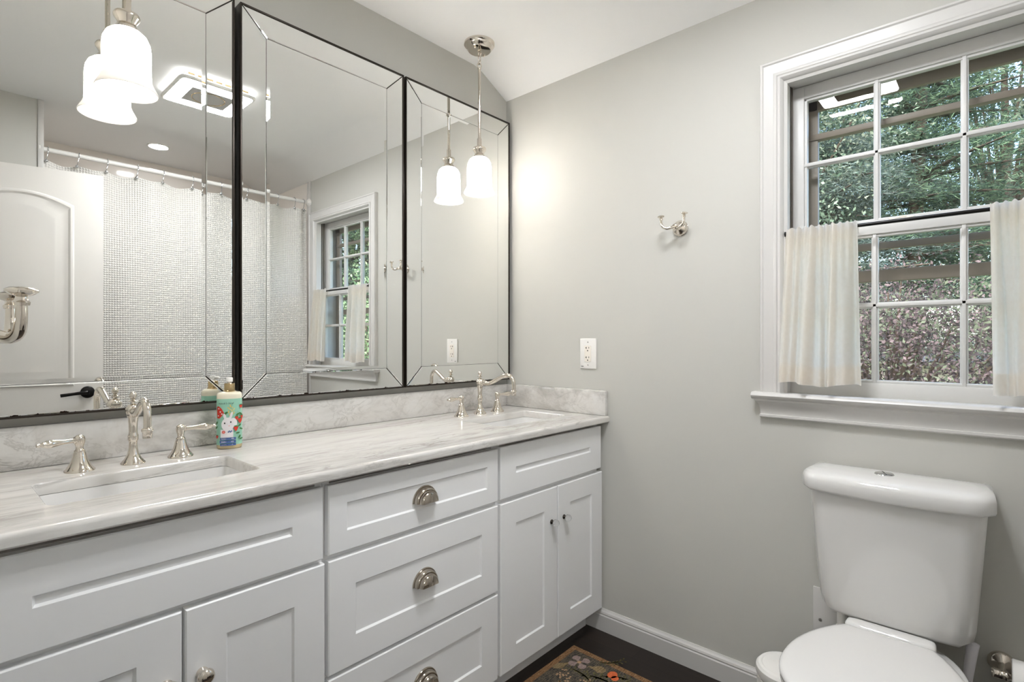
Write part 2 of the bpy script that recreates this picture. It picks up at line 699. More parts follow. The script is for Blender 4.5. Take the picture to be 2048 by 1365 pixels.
# right wall opening
WY0, WY1, WZ0, WZ1 = -1.922, -1.228, 1.018, 2.03
bm = bm_new()
box(bm, 0, 0.16, WY1, 0.15, -0.3, 2.45)
box(bm, 0, 0.16, YT, WY0, -0.3, 2.45)
box(bm, 0, 0.16, WY0, WY1, -0.3, WZ0)
box(bm, 0, 0.16, WY0, WY1, WZ1, 2.45)
struct('wall_right', bm, WALL)
bm = bm_new()
box(bm, XL - 0.15, 0.0, 0, 0.15, -0.3, 2.6)
struct('wall_back', bm, WALL)
# left wall with the doorway the photographer stands in
DY0, DY1, DZ = -1.935, -1.235, 2.06
bm = bm_new()
box(bm, XL - 0.12, XL, DY1, 0.0, -0.02, 2.6)
box(bm, XL - 0.12, XL, YT, DY0, -0.02, 2.6)
box(bm, XL - 0.12, XL, DY0, DY1, DZ, 2.6)
struct('wall_left', bm, WALL)
bm = bm_new()
box(bm, XL - 0.12, TX, YT - 0.10, YT, -0.02, 2.6)
struct('wall_front', bm, WALL)
bm = bm_new()
box(bm, TX - 0.1, 0.0, YB - 0.1, YB, -0.02, 2.6)
box(bm, TX - 0.1, TX, YB, YT - 0.10, -0.02, 2.6)
box(bm, 0.0, 0.16, YB - 0.1, YT, -0.02, 2.6)
struct('wall_tub', bm, TILEW)
# hallway beyond the doorway
bm = bm_new()
box(bm, -3.1, -3.0, -2.9, 0.1, -0.02, 2.6)
box(bm, -3.0, XL - 0.12, 0.0, 0.1, -0.02, 2.6)
box(bm, -3.0, XL - 0.12, -2.9, -2.8, -0.02, 2.6)
struct('wall_hall', bm, WALL)
# ceiling: flat slab and the short slope down to the right wall
bm = bm_new()
prof = [(-3.1, HC)] + [(-0.225 + 0.00875 * i, HC - 0.5 * (0.00875 * i) ** 2 / 0.14) for i in range(9)] + [(0.0, HR), (0.16, HR - 0.08), (0.16, HC + 0.25), (-3.1, HC + 0.25)]
loft(bm, [[(x, 0.15, z) for x, z in prof], [(x, -2.9, z) for x, z in prof]], smooth=False)
struct('ceiling', bm, CEIL, angle=20)
bm = bm_new()
box(bm, -3.1, 0.0, -2.9, 0.15, -0.1, 0.0)
struct('floor', bm, FLOORM)

# white vertical edge trims of the tub surround
bm = bm_new()
box(bm, -0.006, 0.0, YT - 0.05, YT + 0.002, 0.0, HC - 0.09, 0.002)
struct('trim_1', bm, TRIM)
bm = bm_new()
box(bm, TX - 0.004, TX + 0.02, YT - 0.02, YT + 0.008, 0.0, HC, 0.003)
struct('trim_2', bm, TRIM)


def sweep(bm, path, prof, closed=False, mat=0):
    """path: list of (point, out_dir_a, out_dir_b); prof: list of (a,b)"""
    loops = [[Vector(p) + Vector(da) * a + Vector(db) * b for a, b in prof] for p, da, db in path]
    rings = [[bm.verts.new(x) for x in L] for L in loops]
    n = len(prof)
    for A, B in zip(rings, rings[1:]):
        for k in range(n):
            bm.faces.new((A[k], A[(k + 1) % n], B[(k + 1) % n], B[k]))
    bm.faces.new(rings[0][::-1])
    bm.faces.new(rings[-1])


# baseboards: a = out of the wall, b = up
BP = [(0, 0), (0.016, 0), (0.016, 0.062), (0.013, 0.066), (0.0145, 0.071), (0.012, 0.078), (0.006, 0.082), (0.004, 0.087), (0, 0.087)]
bm = bm_new()
sweep(bm, [((0, -0.46, 0), (-1, 0, 0), (0, 0, 1)), ((0, YT + 0.01, 0), (-1, 0, 0), (0, 0, 1))], BP)
struct('baseboard_right', bm, TRIM)
bm = bm_new()
sweep(bm, [((XL, -0.6, 0), (1, 0, 0), (0, 0, 1)), ((XL, DY1 + 0.07, 0), (1, 0, 0), (0, 0, 1))], BP)
struct('baseboard_left', bm, TRIM)

# ================================================================== WINDOW
win = bpy.data.objects.new('window_1', None)
COL.objects.link(win)
win.location = (0, -1.575, WZ0)
win['kind'] = 'structure'
ROOTLOC['window_1'] = Vector(win.location)
# casing: mitred on three sides, t runs inwards from the outer edge
CO0, CO1, COT = -1.988, -1.160, 2.100
CP = [(0, 0), (0, 0.020), (0.003, 0.025), (0.008, 0.025), (0.012, 0.021), (0.040, 0.018), (0.044, 0.0195), (0.050, 0.0195), (0.053, 0.016), (0.055, 0.022),
      (0.062, 0.024), (0.068, 0.018), (0.071, 0.010), (0.080, 0.006), (0.080, -0.03), (0.05, -0.03), (0.05, 0)]
bm = bm_new()
X_ = (-1, 0, 0)
sweep(bm, [((0, CO1, WZ0 - 0.002), (0, -1, 0), X_), ((0, CO1, COT), (0, -1, -1), X_), ((0, CO0, COT), (0, 1, -1), X_), ((0, CO0, WZ0 - 0.002), (0, 1, 0), X_)], CP)
obj('casing', bm, TRIM, win, angle=25)
# jamb lining
bm = bm_new()
box(bm, 0.02, 0.16, WY1 - 0.001, WY1 + 0.012, WZ0, WZ1)
box(bm, 0.02, 0.16, WY0 - 0.012, WY0 + 0.001, WZ0, WZ1)
box(bm, 0.02, 0.16, WY0, WY1, WZ1 - 0.001, WZ1 + 0.012)
box(bm, -0.004, 0.16, WY0, WY1, WZ0 - 0.012, WZ0 - 0.003)
obj('jamb', bm, TRIM, win)
bm = bm_new()
for y0, y1 in ((WY1 - 0.012, WY1 - 0.001), (WY0 + 0.001, WY0 + 0.012)):
    box(bm, 0.024, 0.030, y0, y1, 1.53, WZ1 - 0.004)
    box(bm, 0.036, 0.040, y0, y1, 1.53, WZ1 - 0.004)
    box(bm, 0.052, 0.058, y0, y1, 1.53, WZ1 - 0.004)
obj('jamb_liner', bm, JAMBL, win)
# stool and apron
bm = bm_new()
SP = [(-0.004, -0.020), (0.034, -0.020), (0.042, -0.015), (0.045, -0.008), (0.042, -0.002), (0.034, 0.003), (-0.004, 0.003)]
sweep(bm, [((0, CO1 + 0.022, WZ0 - 0.002), X_, (0, 0, 1)), ((0, CO0 - 0.022, WZ0 - 0.002), X_, (0, 0, 1))], SP)
for f in list(bm.faces):
    pass
obj('stool', bm, TRIM, win, angle=40)
bm = bm_new()
AP = [(0, -0.020), (0.034, -0.020), (0.034, -0.026), (0.028, -0.031), (0.022, -0.036), (0.017, -0.046), (0.014, -0.062), (0.014, -0.070), (0.017, -0.071), (0.017, -0.078), (0.013, -0.082), (0, -0.082)]
# returned ends: cove follows the profile round the corner
sweep(bm, [((0, CO1 - 0.008, WZ0 - 0.002), (0, 0.6, 0), (0, 0, 1)), ((0, CO1 - 0.008, WZ0 - 0.002), (-1, 0.6, 0), (0, 0, 1)),
           ((0, CO0 + 0.008, WZ0 - 0.002), (-1, -0.6, 0), (0, 0, 1)), ((0, CO0 + 0.008, WZ0 - 0.002), (0, -0.6, 0), (0, 0, 1))], AP)
obj('apron', bm, TRIM, win, angle=25)


def sash(name, xg, y0, y1, z0, z1, stile, top, bot, ys, zs, mw, depth=0.034):
    """ys / zs: muntin centres; glass between. xg = glass plane"""
    bm = bm_new()
    xa, xb = xg - depth / 2, xg + depth / 2
    gy0, gy1, gz0, gz1 = y0 + stile, y1 - stile, z0 + bot, z1 - top
    box(bm, xa, xb, y0, gy0, z0, z1, 0.002)
    box(bm, xa, xb, gy1, y1, z0, z1, 0.002)
    box(bm, xa, xb, gy0 - 0.001, gy1 + 0.001, gz1, z1, 0.002)
    box(bm, xa, xb, gy0 - 0.001, gy1 + 0.001, z0, gz0, 0.002)
    # sticking bead round the glass
    bd = 0.008
    for a, b, c, d in ((gy0, gy0 + bd, gz0, gz1), (gy1 - bd, gy1, gz0, gz1)):
        box(bm, xa + 0.006, xb - 0.006, a, b, c, d, 0.002)
    for c, d in ((gz0, gz0 + bd), (gz1 - bd, gz1)):
        box(bm, xa + 0.006, xb - 0.006, gy0, gy1, c, d, 0.002)
    for y in ys:
        box(bm, xa + 0.003, xb - 0.003, y - mw / 4, y + mw / 4, gz0, gz1, 0.001)
        box(bm, xa + 0.009, xb - 0.009, y - mw / 2, y + mw / 2, gz0, gz1, 0.003)
    for z in zs:
        box(bm, xa + 0.003, xb - 0.003, gy0, gy1, z - mw / 4, z + mw / 4, 0.001)
        box(bm, xa + 0.009, xb - 0.009, gy0, gy1, z - mw / 2, z + mw / 2, 0.003)
    s = obj(name, bm, SASH, win, angle=30)
    g = bm_new()
    g.faces.new([g.verts.new(p) for p in ((xg, gy0, gz0), (xg, gy1, gz0), (xg, gy1, gz1), (xg, gy0, gz1))])
    obj('glass', g, GLASS, s, smooth=False)
    return s


sash('upper_sash', 0.088, WY0 + 0.002, WY1 - 0.002, 1.512, WZ1 - 0.002, 0.040, 0.042, 0.042, (-1.469, -1.674), (1.766,), 0.018)
sash('lower_sash', 0.050, WY0 + 0.002, WY1 - 0.002, WZ0 - 0.001, 1.538, 0.040, 0.030, 0.044, (-1.469, -1.674), (1.294,), 0.018)
# sash lock on the meeting rail
bm = bm_new()
box(bm, 0.036, 0.062, -1.575, -1.535, 1.538, 1.543, 0.001)
lathe(bm, [(0.012, 0), (0.012, 0.006), (0.008, 0.010), (0, 0.010)], (0.05, -1.555, 1.543), (0, 0, 1), 16)
tube(bm, [(0.05, -1.555, 1.549), (0.045, -1.535, 1.552), (0.045, -1.515, 1.549), (0.05, -1.505, 1.552)], [0.004, 0.0035, 0.003, 0.004], 8, sub=4)
obj('sash_lock', bm, IVORY, win)
# storm window outside
bm = bm_new()
sx0, sx1 = 0.150, 0.170
box(bm, sx0, sx1, WY0 + 0.004, WY0 + 0.055, WZ0, WZ1, 0.002)
box(bm, sx0, sx1, WY1 - 0.066, WY1 - 0.004, WZ0, WZ1, 0.002)
box(bm, sx0 - 0.012, sx0, WY1 - 0.032, WY1 - 0.004, 1.86, WZ1, 0.002)
box(bm, sx0, sx1, WY0, WY1, 1.966, WZ1, 0.002)
box(bm, sx0, sx1, WY0, WY1, WZ0, WZ0 + 0.030, 0.002)
box(bm, sx0 - 0.006, sx1 + 0.004, WY0 + 0.02, WY1 - 0.02, 1.866, 1.886, 0.002)
box(bm, sx0 - 0.004, sx1 + 0.004, WY0 + 0.02, WY1 - 0.02, 1.375, 1.412, 0.002)
box(bm, sx0 + 0.003, sx1 + 0.004, WY0 + 0.02, WY1 - 0.02, 1.478, 1.500, 0.002)
st = obj('storm_window', bm, STORM, win)
g = bm_new()
vs = [g.verts.new(p) for p in ((0.163, WY0 + 0.05, WZ0 + 0.02), (0.163, WY1 - 0.05, WZ0 + 0.02), (0.163, WY1 - 0.05, WZ1 - 0.02), (0.163, WY0 + 0.05, WZ1 - 0.02))]
g.faces.new(vs)
obj('storm_glass', g, GLASS, st, smooth=False)

# cafe curtain rod
bm = bm_new()
tube(bm, [(-0.012, -1.236, 1.531), (-0.012, -1.911, 1.531)], 0.0055, 12)
for y in (-1.238, -1.909):
    lathe(bm, [(0.0, -0.004), (0.008, -0.004), (0.008, 0.004), (0, 0.004)], (-0.012, y, 1.531), (0, 1, 0), 12)
tag(obj('curtain_rod', bm, BLACK, loc=(-0.012, -1.575, 1.531)), 'thin black tension rod across the middle of the white window', 'curtain rod')


def cafe_curtain(name, label, yt0, yt1, yb0, yb1, seed):
    """gathered panel: top edge yt0..yt1, bottom yb0..yb1"""
    rs = random.Random(seed)
    NU, NV = 150, 44
    ph = [rs.uniform(0, 6.28) for _ in range(6)]
    zt, zb = 1.543, 1.052
    root = thing(name, label, 'curtain', (-0.014, (yt0 + yt1) / 2, 1.05), 'cafe curtains at the window')

    def P(u, v, off=0.0):
        y = (yt0 + (yt1 - yt0) * u) * (1 - v) + (yb0 + (yb1 - yb0) * u) * v
        fine = 0.0055 * math.sin(2 * PI * 9.5 * u + ph[0] + 0.8 * math.sin(5 * u + ph[1])) * (1 - v) ** 1.5
        big = (0.015 * math.sin(2 * PI * (3.4 * u + 0.25 * math.sin(4 * u + ph[5])) + ph[2]) + 0.010 * math.sin(2 * PI * 6.1 * u + ph[3] + 0.9 * v)) * min(1.0, 0.25 + v * 1.1)
        y += 0.006 * math.sin(2 * PI * 2.3 * u + ph[4]) * v
        x = -0.030 + fine + big - 0.016 * v
        z = zt + (zb - zt) * v + 0.006 * math.sin(2 * PI * 1.3 * u + ph[5]) * v + 0.003 * math.sin(2 * PI * 10.5 * u + ph[0]) * (1 - v) ** 6
        return Vector((x + off, y, z))

    def sheet(v0, v1, off, nv):
        bm = bm_new()
        uvl = bm.loops.layers.uv.new('uv')
        G = [[bm.verts.new(P(i / NU, v0 + (v1 - v0) * j / nv, off)) for i in range(NU + 1)] for j in range(nv + 1)]
        for j in range(nv):
            for i in range(NU):
                f = bm.faces.new((G[j][i], G[j][i + 1], G[j + 1][i + 1], G[j + 1][i]))
                f.smooth = True
                for lp, (a, b_) in zip(f.loops, ((i, j), (i + 1, j), (i + 1, j + 1), (i, j + 1))):
                    lp[uvl].uv = (a / NU * 0.42, (v0 + (v1 - v0) * b_ / nv) * 0.49)
        return bm
    obj('panel', sheet(0, 1, 0.0, NV), LINEN, root, angle=180)
    obj('hem', sheet(0.885, 0.995, 0.0012, 6), LINEN, root, angle=180)
    obj('rod_pocket', sheet(0.0, 0.075, 0.024, 5), LINEN, root, angle=180)
    return root


cafe_curtain('cafe_curtain', 'short off-white linen curtain nearer the vanity, on the black window rod', -1.242, -1.437, -1.222, -1.447, 3)
cafe_curtain('cafe_curtain', 'short off-white linen curtain nearer the tub, above the toilet tank', -1.727, -1.905, -1.733, -1.93, 11)

# ================================================================== COUNTERTOP
CT, CB = 0.881, 0.855
top = thing('countertop', 'long white and grey veined marble vanity top with two sink cut-outs', 'countertop', (-0.94, -0.28, CB))
SX = [(-1.722, -1.336), (-0.494, -0.108)]
SY0, SY1 = -0.432, -0.212


def slab_with_holes(bm, x0, x1, y0, y1, z0, z1, holes, r=0.018, edge=0.010):
    """plate with rounded-rectangle holes, rounded front edge (towards y0)"""
    xs = [x0] + [v for h in holes for v in h] + [x1]

    def hole_pts(hx0, hx1, z, g=0.0):
        pts = []
        for (cx, cy, a) in ((hx1 - r, SY1 - r, 0), (hx0 + r, SY1 - r, PI / 2), (hx0 + r, SY0 + r, PI), (hx1 - r, SY0 + r, 1.5 * PI)):
            for i in range(7):
                t = a + PI / 2 * i / 6
                pts.append((cx + (r + g) * math.cos(t), cy + (r + g) * math.sin(t), z))
        return pts
    yf = y0 + edge
    # top and bottom as strips around each hole
    for zt in (z1, z0):
        y0e = yf if zt == z1 else y0 + 0.004
        cuts = sorted([x0, x1] + [v for h in holes for v in ((h[0] - 0.03), (h[1] + 0.03))])
        for k in range(0, len(cuts) - 1):
            a, b = cuts[k], cuts[k + 1]
            hole = [h for h in holes if abs(h[0] - 0.03 - a) < 1e-6]
            if not hole:
                bm.faces.new([bm.verts.new(p) for p in ((a, y0e, zt), (b, y0e, zt), (b, y1, zt), (a, y1, zt))])
            else:
                h = hole[0]
                g = 0.003 if zt == z1 else 0
                inner = [bm.verts.new(p) for p in hole_pts(h[0], h[1], zt, g)]
                outer = [bm.verts.new(p) for p in ((b, y1, zt), (a, y1, zt), (a, y0e, zt), (b, y0e, zt))]
                for c in range(4):
                    seg = inner[c * 7:c * 7 + 7]
                    for i in range(6):
                        bm.faces.new((outer[c], seg[i + 1], seg[i]))
                    nx = inner[((c + 1) % 4) * 7]
                    bm.faces.new((outer[c], outer[(c + 1) % 4], nx, seg[6]))
    # walls of the holes
    for h in holes:
        L1 = hole_pts(h[0], h[1], z1, 0.003)
        L2 = hole_pts(h[0], h[1], z1 - 0.004, 0.0)
        L3 = hole_pts(h[0], h[1], z0, 0.0)
        loft(bm, [L1, L2, L3], False, False)
    # rounded front and plain ends
    fp = [(yf, z1)] + [(yf - edge * math.sin(t), z1 - edge + edge * math.cos(t)) for t in (PI / 8, PI / 4, 3 * PI / 8, PI / 2)] + [(y0, z0 + 0.004), (y0 + 0.004, z0)]
    A = [bm.verts.new((x0, y, z)) for y, z in fp]
    B = [bm.verts.new((x1, y, z)) for y, z in fp]
    for i in range(len(fp) - 1):
        bm.faces.new((A[i], A[i + 1], B[i + 1], B[i]))
    for x, R in ((x0, A), (x1, B)):
        bm.faces.new([bm.verts.new((x, y, z)) for y, z in fp] + [bm.verts.new((x, y1, z0)), bm.verts.new((x, y1, z1))])
    bmesh.ops.remove_doubles(bm, verts=bm.verts, dist=1e-5)


bm = bm_new()
slab_with_holes(bm, XL + 0.001, -0.001, -0.572, -0.001, CB, CT, SX)
obj('slab', bm, MARBLE, top, angle=40)
bm = bm_new()
box(bm, XL + 0.001, -0.001, -0.021, -0.001, CT + 0.0005, 0.983, 0.002)
obj('backsplash', bm, MARBLES, top)
bm = bm_new()
box(bm, -0.021, -0.001, -0.566, -0.0215, CT + 0.0005, 0.983, 0.003)
obj('side_splash', bm, MARBLES, top)

# undermount sinks
def sink(x0, x1, label):
    root = thing('sink', label, 'sink', ((x0 + x1) / 2, (SY0 + SY1) / 2, 0.70), 'undermount sinks in the vanity top')
    cx, cy = (x0 + x1) / 2, (SY0 + SY1) / 2
    rx, ry = (x1 - x0) / 2, (SY1 - SY0) / 2
    bm = bm_new()
    L = []
    for dx, dy, z, p in ((0.02, 0.02, CB - 0.001, 14), (0.001, 0.001, CB - 0.001, 14), (0.0, 0.0, CB - 0.006, 14), (-0.012, -0.012, CB - 0.08, 10), (-0.022, -0.022, CB - 0.118, 8), (-0.05, -0.045, CB - 0.134, 6), (-0.12, -0.075, CB - 0.138, 4), (-rx + 0.024, -ry + 0.024, CB - 0.142, 2)):
        L.append([(a, b, z) for a, b in sup(cx, cy, rx + dx, ry + dy, 64, p)])
    for dx, dy, z, p in ((-rx + 0.024, -ry + 0.024, CB - 0.150, 2), (-0.04, -0.04, CB - 0.146, 5), (-0.006, -0.006, CB - 0.11, 8), (0.012, 0.012, CB - 0.02, 12), (0.02, 0.02, CB - 0.010, 14)):
        L.append([(a, b, z) for a, b in sup(cx, cy, rx + dx, ry + dy, 64, p)])
    L.append(L[0])
    loft(bm, L, False, False)
    obj('basin', bm, PORC, root, angle=50)
    bm = bm_new()
    lathe(bm, [(0.0, 0.002), (0.018, 0.003), (0.024, 0.0)], (cx, cy, CB - 0.1425), (0, 0, 1), 24)
    obj('drain', bm, NICKEL, root)


sink(*SX[0], 'rectangular white undermount sink beneath the faucet beside the soap bottle')
sink(*SX[1], 'rectangular white undermount sink beneath the faucet in the wall corner')

# ================================================================== CABINETS
FY = -0.545


def shaker(bm, x0, x1, z0, z1, rail=0.0755, dep=0.0055, th=0.019, y=FY):
    o = [(x0, z0), (x1, z0), (x1, z1), (x0, z1)]
    c = 0.0025
    o2 = [(x0 + c, z0 + c), (x1 - c, z0 + c), (x1 - c, z1 - c), (x0 + c, z1 - c)]
    a = [(x0 + rail, z0 + rail), (x1 - rail, z0 + rail), (x1 - rail, z1 - rail), (x0 + rail, z1 - rail)]
    g = rail + 0.004
    i = [(x0 + g, z0 + g), (x1 - g, z0 + g), (x1 - g, z1 - g), (x0 + g, z1 - g)]
    loops = [[(x, y + th, z) for x, z in o], [(x, y + c, z) for x, z in o], [(x, y, z) for x, z in o2], [(x, y, z) for x, z in a], [(x, y + dep, z) for x, z in i]]
    loft(bm, loops, True, True, smooth=False)


def pull(cx, z, parent):
    bm = bm_new()
    a, h = 0.043, 0.044
    prof = [(1.0, 0.0), (1.0, 0.0035), (0.965, 0.0055), (0.93, 0.004), (0.91, 0.005), (0.90, 0.012), (0.86, 0.0165), (0.79, 0.018), (0.745, 0.0165), (0.735, 0.020), (0.70, 0.026), (0.64, 0.0295), (0.60, 0.031), (0.0, 0.0315)]
    lathe(bm, prof, (cx, FY + 0.0065, z), (0, -1, 0), 40, a, h, 0, PI, uv=((1, 0, 0), (0, 0, 1)))
    bmesh.ops.solidify(bm, geom=bm.faces[:], thickness=0.0012)
    return obj('cup_pull', bm, NICKEL, parent, angle=45)


def cabinet(x0, x1, label):
    root = thing('vanity_cabinet', label, 'cabinet', ((x0 + x1) / 2, -0.26, 0.0), 'white shaker vanity cabinets')
    bm = bm_new()
    box(bm, x0, x1, FY + 0.020, FY + 0.038, 0.092, 0.838)             # face frame
    box(bm, x0, x0 + 0.016, FY + 0.038, -0.004, 0.092, 0.838)         # sides, bottom, back
    box(bm, x1 - 0.016, x1, FY + 0.038, -0.004, 0.092, 0.838)
    box(bm, x0 + 0.016, x1 - 0.016, FY + 0.038, -0.004, 0.092, 0.108)
    box(bm, x0 + 0.016, x1 - 0.016, -0.016, -0.004, 0.108, 0.838)
    box(bm, x0, x0 + 0.018, FY + 0.020, -0.004, 0.838, CB - 0.001)    # sides run up to the marble
    box(bm, x1 - 0.018, x1, FY + 0.020, -0.004, 0.838, CB - 0.001)
    box(bm, x0, x1, -0.472, -0.455, 0.0, 0.0925)                      # toe kick
    obj('carcass', bm, CAB, root)
    bm = bm_new()
    box(bm, x0 + 0.018, x1 - 0.018, FY + 0.040, FY + 0.055, 0.838, CB - 0.001)
    obj('top_rail', bm, RAILSHADE, root)  # set-back rail, shadow put into its colour
    return root


def knob_door(root, x0, x1, kx, kz, clear):
    bm = bm_new()
    shaker(bm, x0, x1, 0.0935, 0.653)
    d = obj('door', bm, CAB, root, angle=20)
    bm = bm_new()
    y = FY
    if clear:
        lathe(bm, [(0.0, 0), (0.0085, 0), (0.0085, 0.002), (0.006, 0.005), (0.005, 0.008), (0.0, 0.008)], (kx, y, kz), (0, -1, 0), 20)
        kb = obj('knob_base', bm, BRONZE, d)
        bm = bm_new()
        ball(bm, (kx, y - 0.0205, kz), 0.0125, 24, 14)
        obj('knob', bm, CLEARG, d, angle=180)
        ROOTLOC[kb.name] = ROOTLOC[root.name]
    else:
        lathe(bm, [(0.0, 0), (0.011, 0), (0.0115, 0.002), (0.008, 0.006), (0.0065, 0.012), (0.008, 0.015), (0.0145, 0.018), (0.0165, 0.022), (0.0155, 0.027), (0.011, 0.031), (0.0, 0.0325)], (kx, y, kz), (0, -1, 0), 28)
        obj('knob', bm, NICKEL, d, angle=60)


cl = cabinet(-1.845, -1.2305, 'white shaker sink cabinet with round metal knobs, farthest from the window wall')
bm = bm_new()
shaker(bm, -1.832, -1.2365, 0.6655, 0.8375)
obj('false_front', bm, CAB, cl, angle=20)
knob_door(cl, -1.832, -1.5355, -1.563, 0.520, False)
knob_door(cl, -1.5295, -1.2325, -1.500, 0.517, False)

cd = cabinet(-1.2295, -0.6255, 'white shaker drawer cabinet with three metal cup pulls between the sink cabinets')
for z0, z1, kz in ((0.668, 0.837, 0.735), (0.3765, 0.654, 0.502), (0.0935, 0.3665, 0.218)):
    bm = bm_new()
    shaker(bm, -1.2235, -0.6305, z0, z1, 0.074 if z1 - z0 > 0.2 else 0.0495)
    dr = obj('drawer', bm, CAB, cd, angle=20)
    pull(-0.927, kz, dr)

cr = cabinet(-0.6245, -0.0235, 'white shaker sink cabinet with clear glass knobs beside the window wall')
bm = bm_new()
shaker(bm, -0.6185, -0.0205, 0.6685, 0.8405)
obj('false_front', bm, CAB, cr, angle=20)
knob_door(cr, -0.6185, -0.3155, -0.350, 0.531, True)
knob_door(cr, -0.3095, -0.0125, -0.275, 0.531, True)

# ================================================================== MIRRORS
MY = -0.043          # glass plane


def mirror(x0, x1, label):
    z0, z1 = 1.006, 2.213
    root = thing('mirror', label, 'mirror', ((x0 + x1) / 2, MY, z0 + 0.004), 'tall bordered mirrors above the vanity')
    bm = bm_new()
    fw = 0.005
    yb, yf = -0.001, MY - 0.003
    box(bm, x0, x0 + fw, yf, yb, z0, z1, 0.001)
    box(bm, x1 - fw, x1, yf, yb, z0, z1, 0.001)
    box(bm, x0 + fw, x1 - fw, yf, yb, z1 - fw, z1, 0.001)
    box(bm, x0 + fw, x1 - fw, yf, yb, z0, z0 + fw, 0.001)
    box(bm, x0 + fw, x1 - fw, MY + 0.006, MY + 0.010, z0 + fw, z1 - fw)   # dark backing seen in the joints
    obj('frame', bm, BRONZE, root)
    B = 0.074
    ox0, ox1, oz0, oz1 = x0 + fw, x1 - fw, z0 + fw, z1 - fw
    ix0, ix1, iz0, iz1 = ox0 + B, ox1 - B, oz0 + B, oz1 - B
    g = 0.0012
    quads = [((ox0, oz0 + 2 * g), (ix0 - g, iz0 + g), (ix0 - g, iz1 - g), (ox0, oz1 - 2 * g)), ((ox1, oz1 - 2 * g), (ix1 + g, iz1 - g), (ix1 + g, iz0 + g), (ox1, oz0 + 2 * g)),
             ((ox0 + 2 * g, oz1), (ix0 + g, iz1 + g), (ix1 - g, iz1 + g), (ox1 - 2 * g, oz1)), ((ox1 - 2 * g, oz0), (ix1 - g, iz0 - g), (ix0 + g, iz0 - g), (ox0 + 2 * g, oz0))]
    for k, qd in enumerate(quads):
        bm = bm_new()
        c = Vector((sum(p[0] for p in qd) / 4, 0, sum(p[1] for p in qd) / 4))
        ins = []
        # polished edge of each strip leans back a little
        import mathutils
        P2 = [Vector((p[0], p[1])) for p in qd]
        n = len(P2)
        area = sum(P2[i].x * P2[(i + 1) % n].y - P2[(i + 1) % n].x * P2[i].y for i in range(n))
        s = 1 if area > 0 else -1
        for i in range(n):
            e0 = (P2[i] - P2[i - 1]).normalized()
            e1 = (P2[(i + 1) % n] - P2[i]).normalized()
            n0 = Vector((-e0.y, e0.x)) * s
            n1 = Vector((-e1.y, e1.x)) * s
            bis = (n0 + n1).normalized()
            ins.append(P2[i] + bis * (0.0028 / max(0.3, bis.dot(n0))))
        loft(bm, [[(p.x, MY + 0.004, p.y) for p in P2], [(p.x, MY + 0.0006, p.y) for p in P2], [(p.x, MY, p.y) for p in ins]], False, True, smooth=False)
        obj('border_strip', bm, MIRRORW if k == 3 else MIRROR, root, smooth=False)
    bm = bm_new()
    bw = 0.0105
    L0 = [(ix0, iz0), (ix1, iz0), (ix1, iz1), (ix0, iz1)]
    L1 = [(ix0 + bw, iz0 + bw), (ix1 - bw, iz0 + bw), (ix1 - bw, iz1 - bw), (ix0 + bw, iz1 - bw)]
    loft(bm, [[(x, MY + 0.004, z) for x, z in L0], [(x, MY + 0.00022, z) for x, z in L0], [(x, MY - 0.0004, z) for x, z in L1]], False, True, smooth=False)
    obj('centre_panel', bm, MIRROR, root, smooth=False)


mirror(-1.856, -1.2505, 'tall dark-edged mirror over the sink with the soap bottle')
mirror(-1.2345, -0.6315, 'tall dark-edged middle mirror above the drawer cabinet')
mirror(-0.6235, -0.0255, 'tall dark-edged mirror in the corner above the faucet by the window wall')

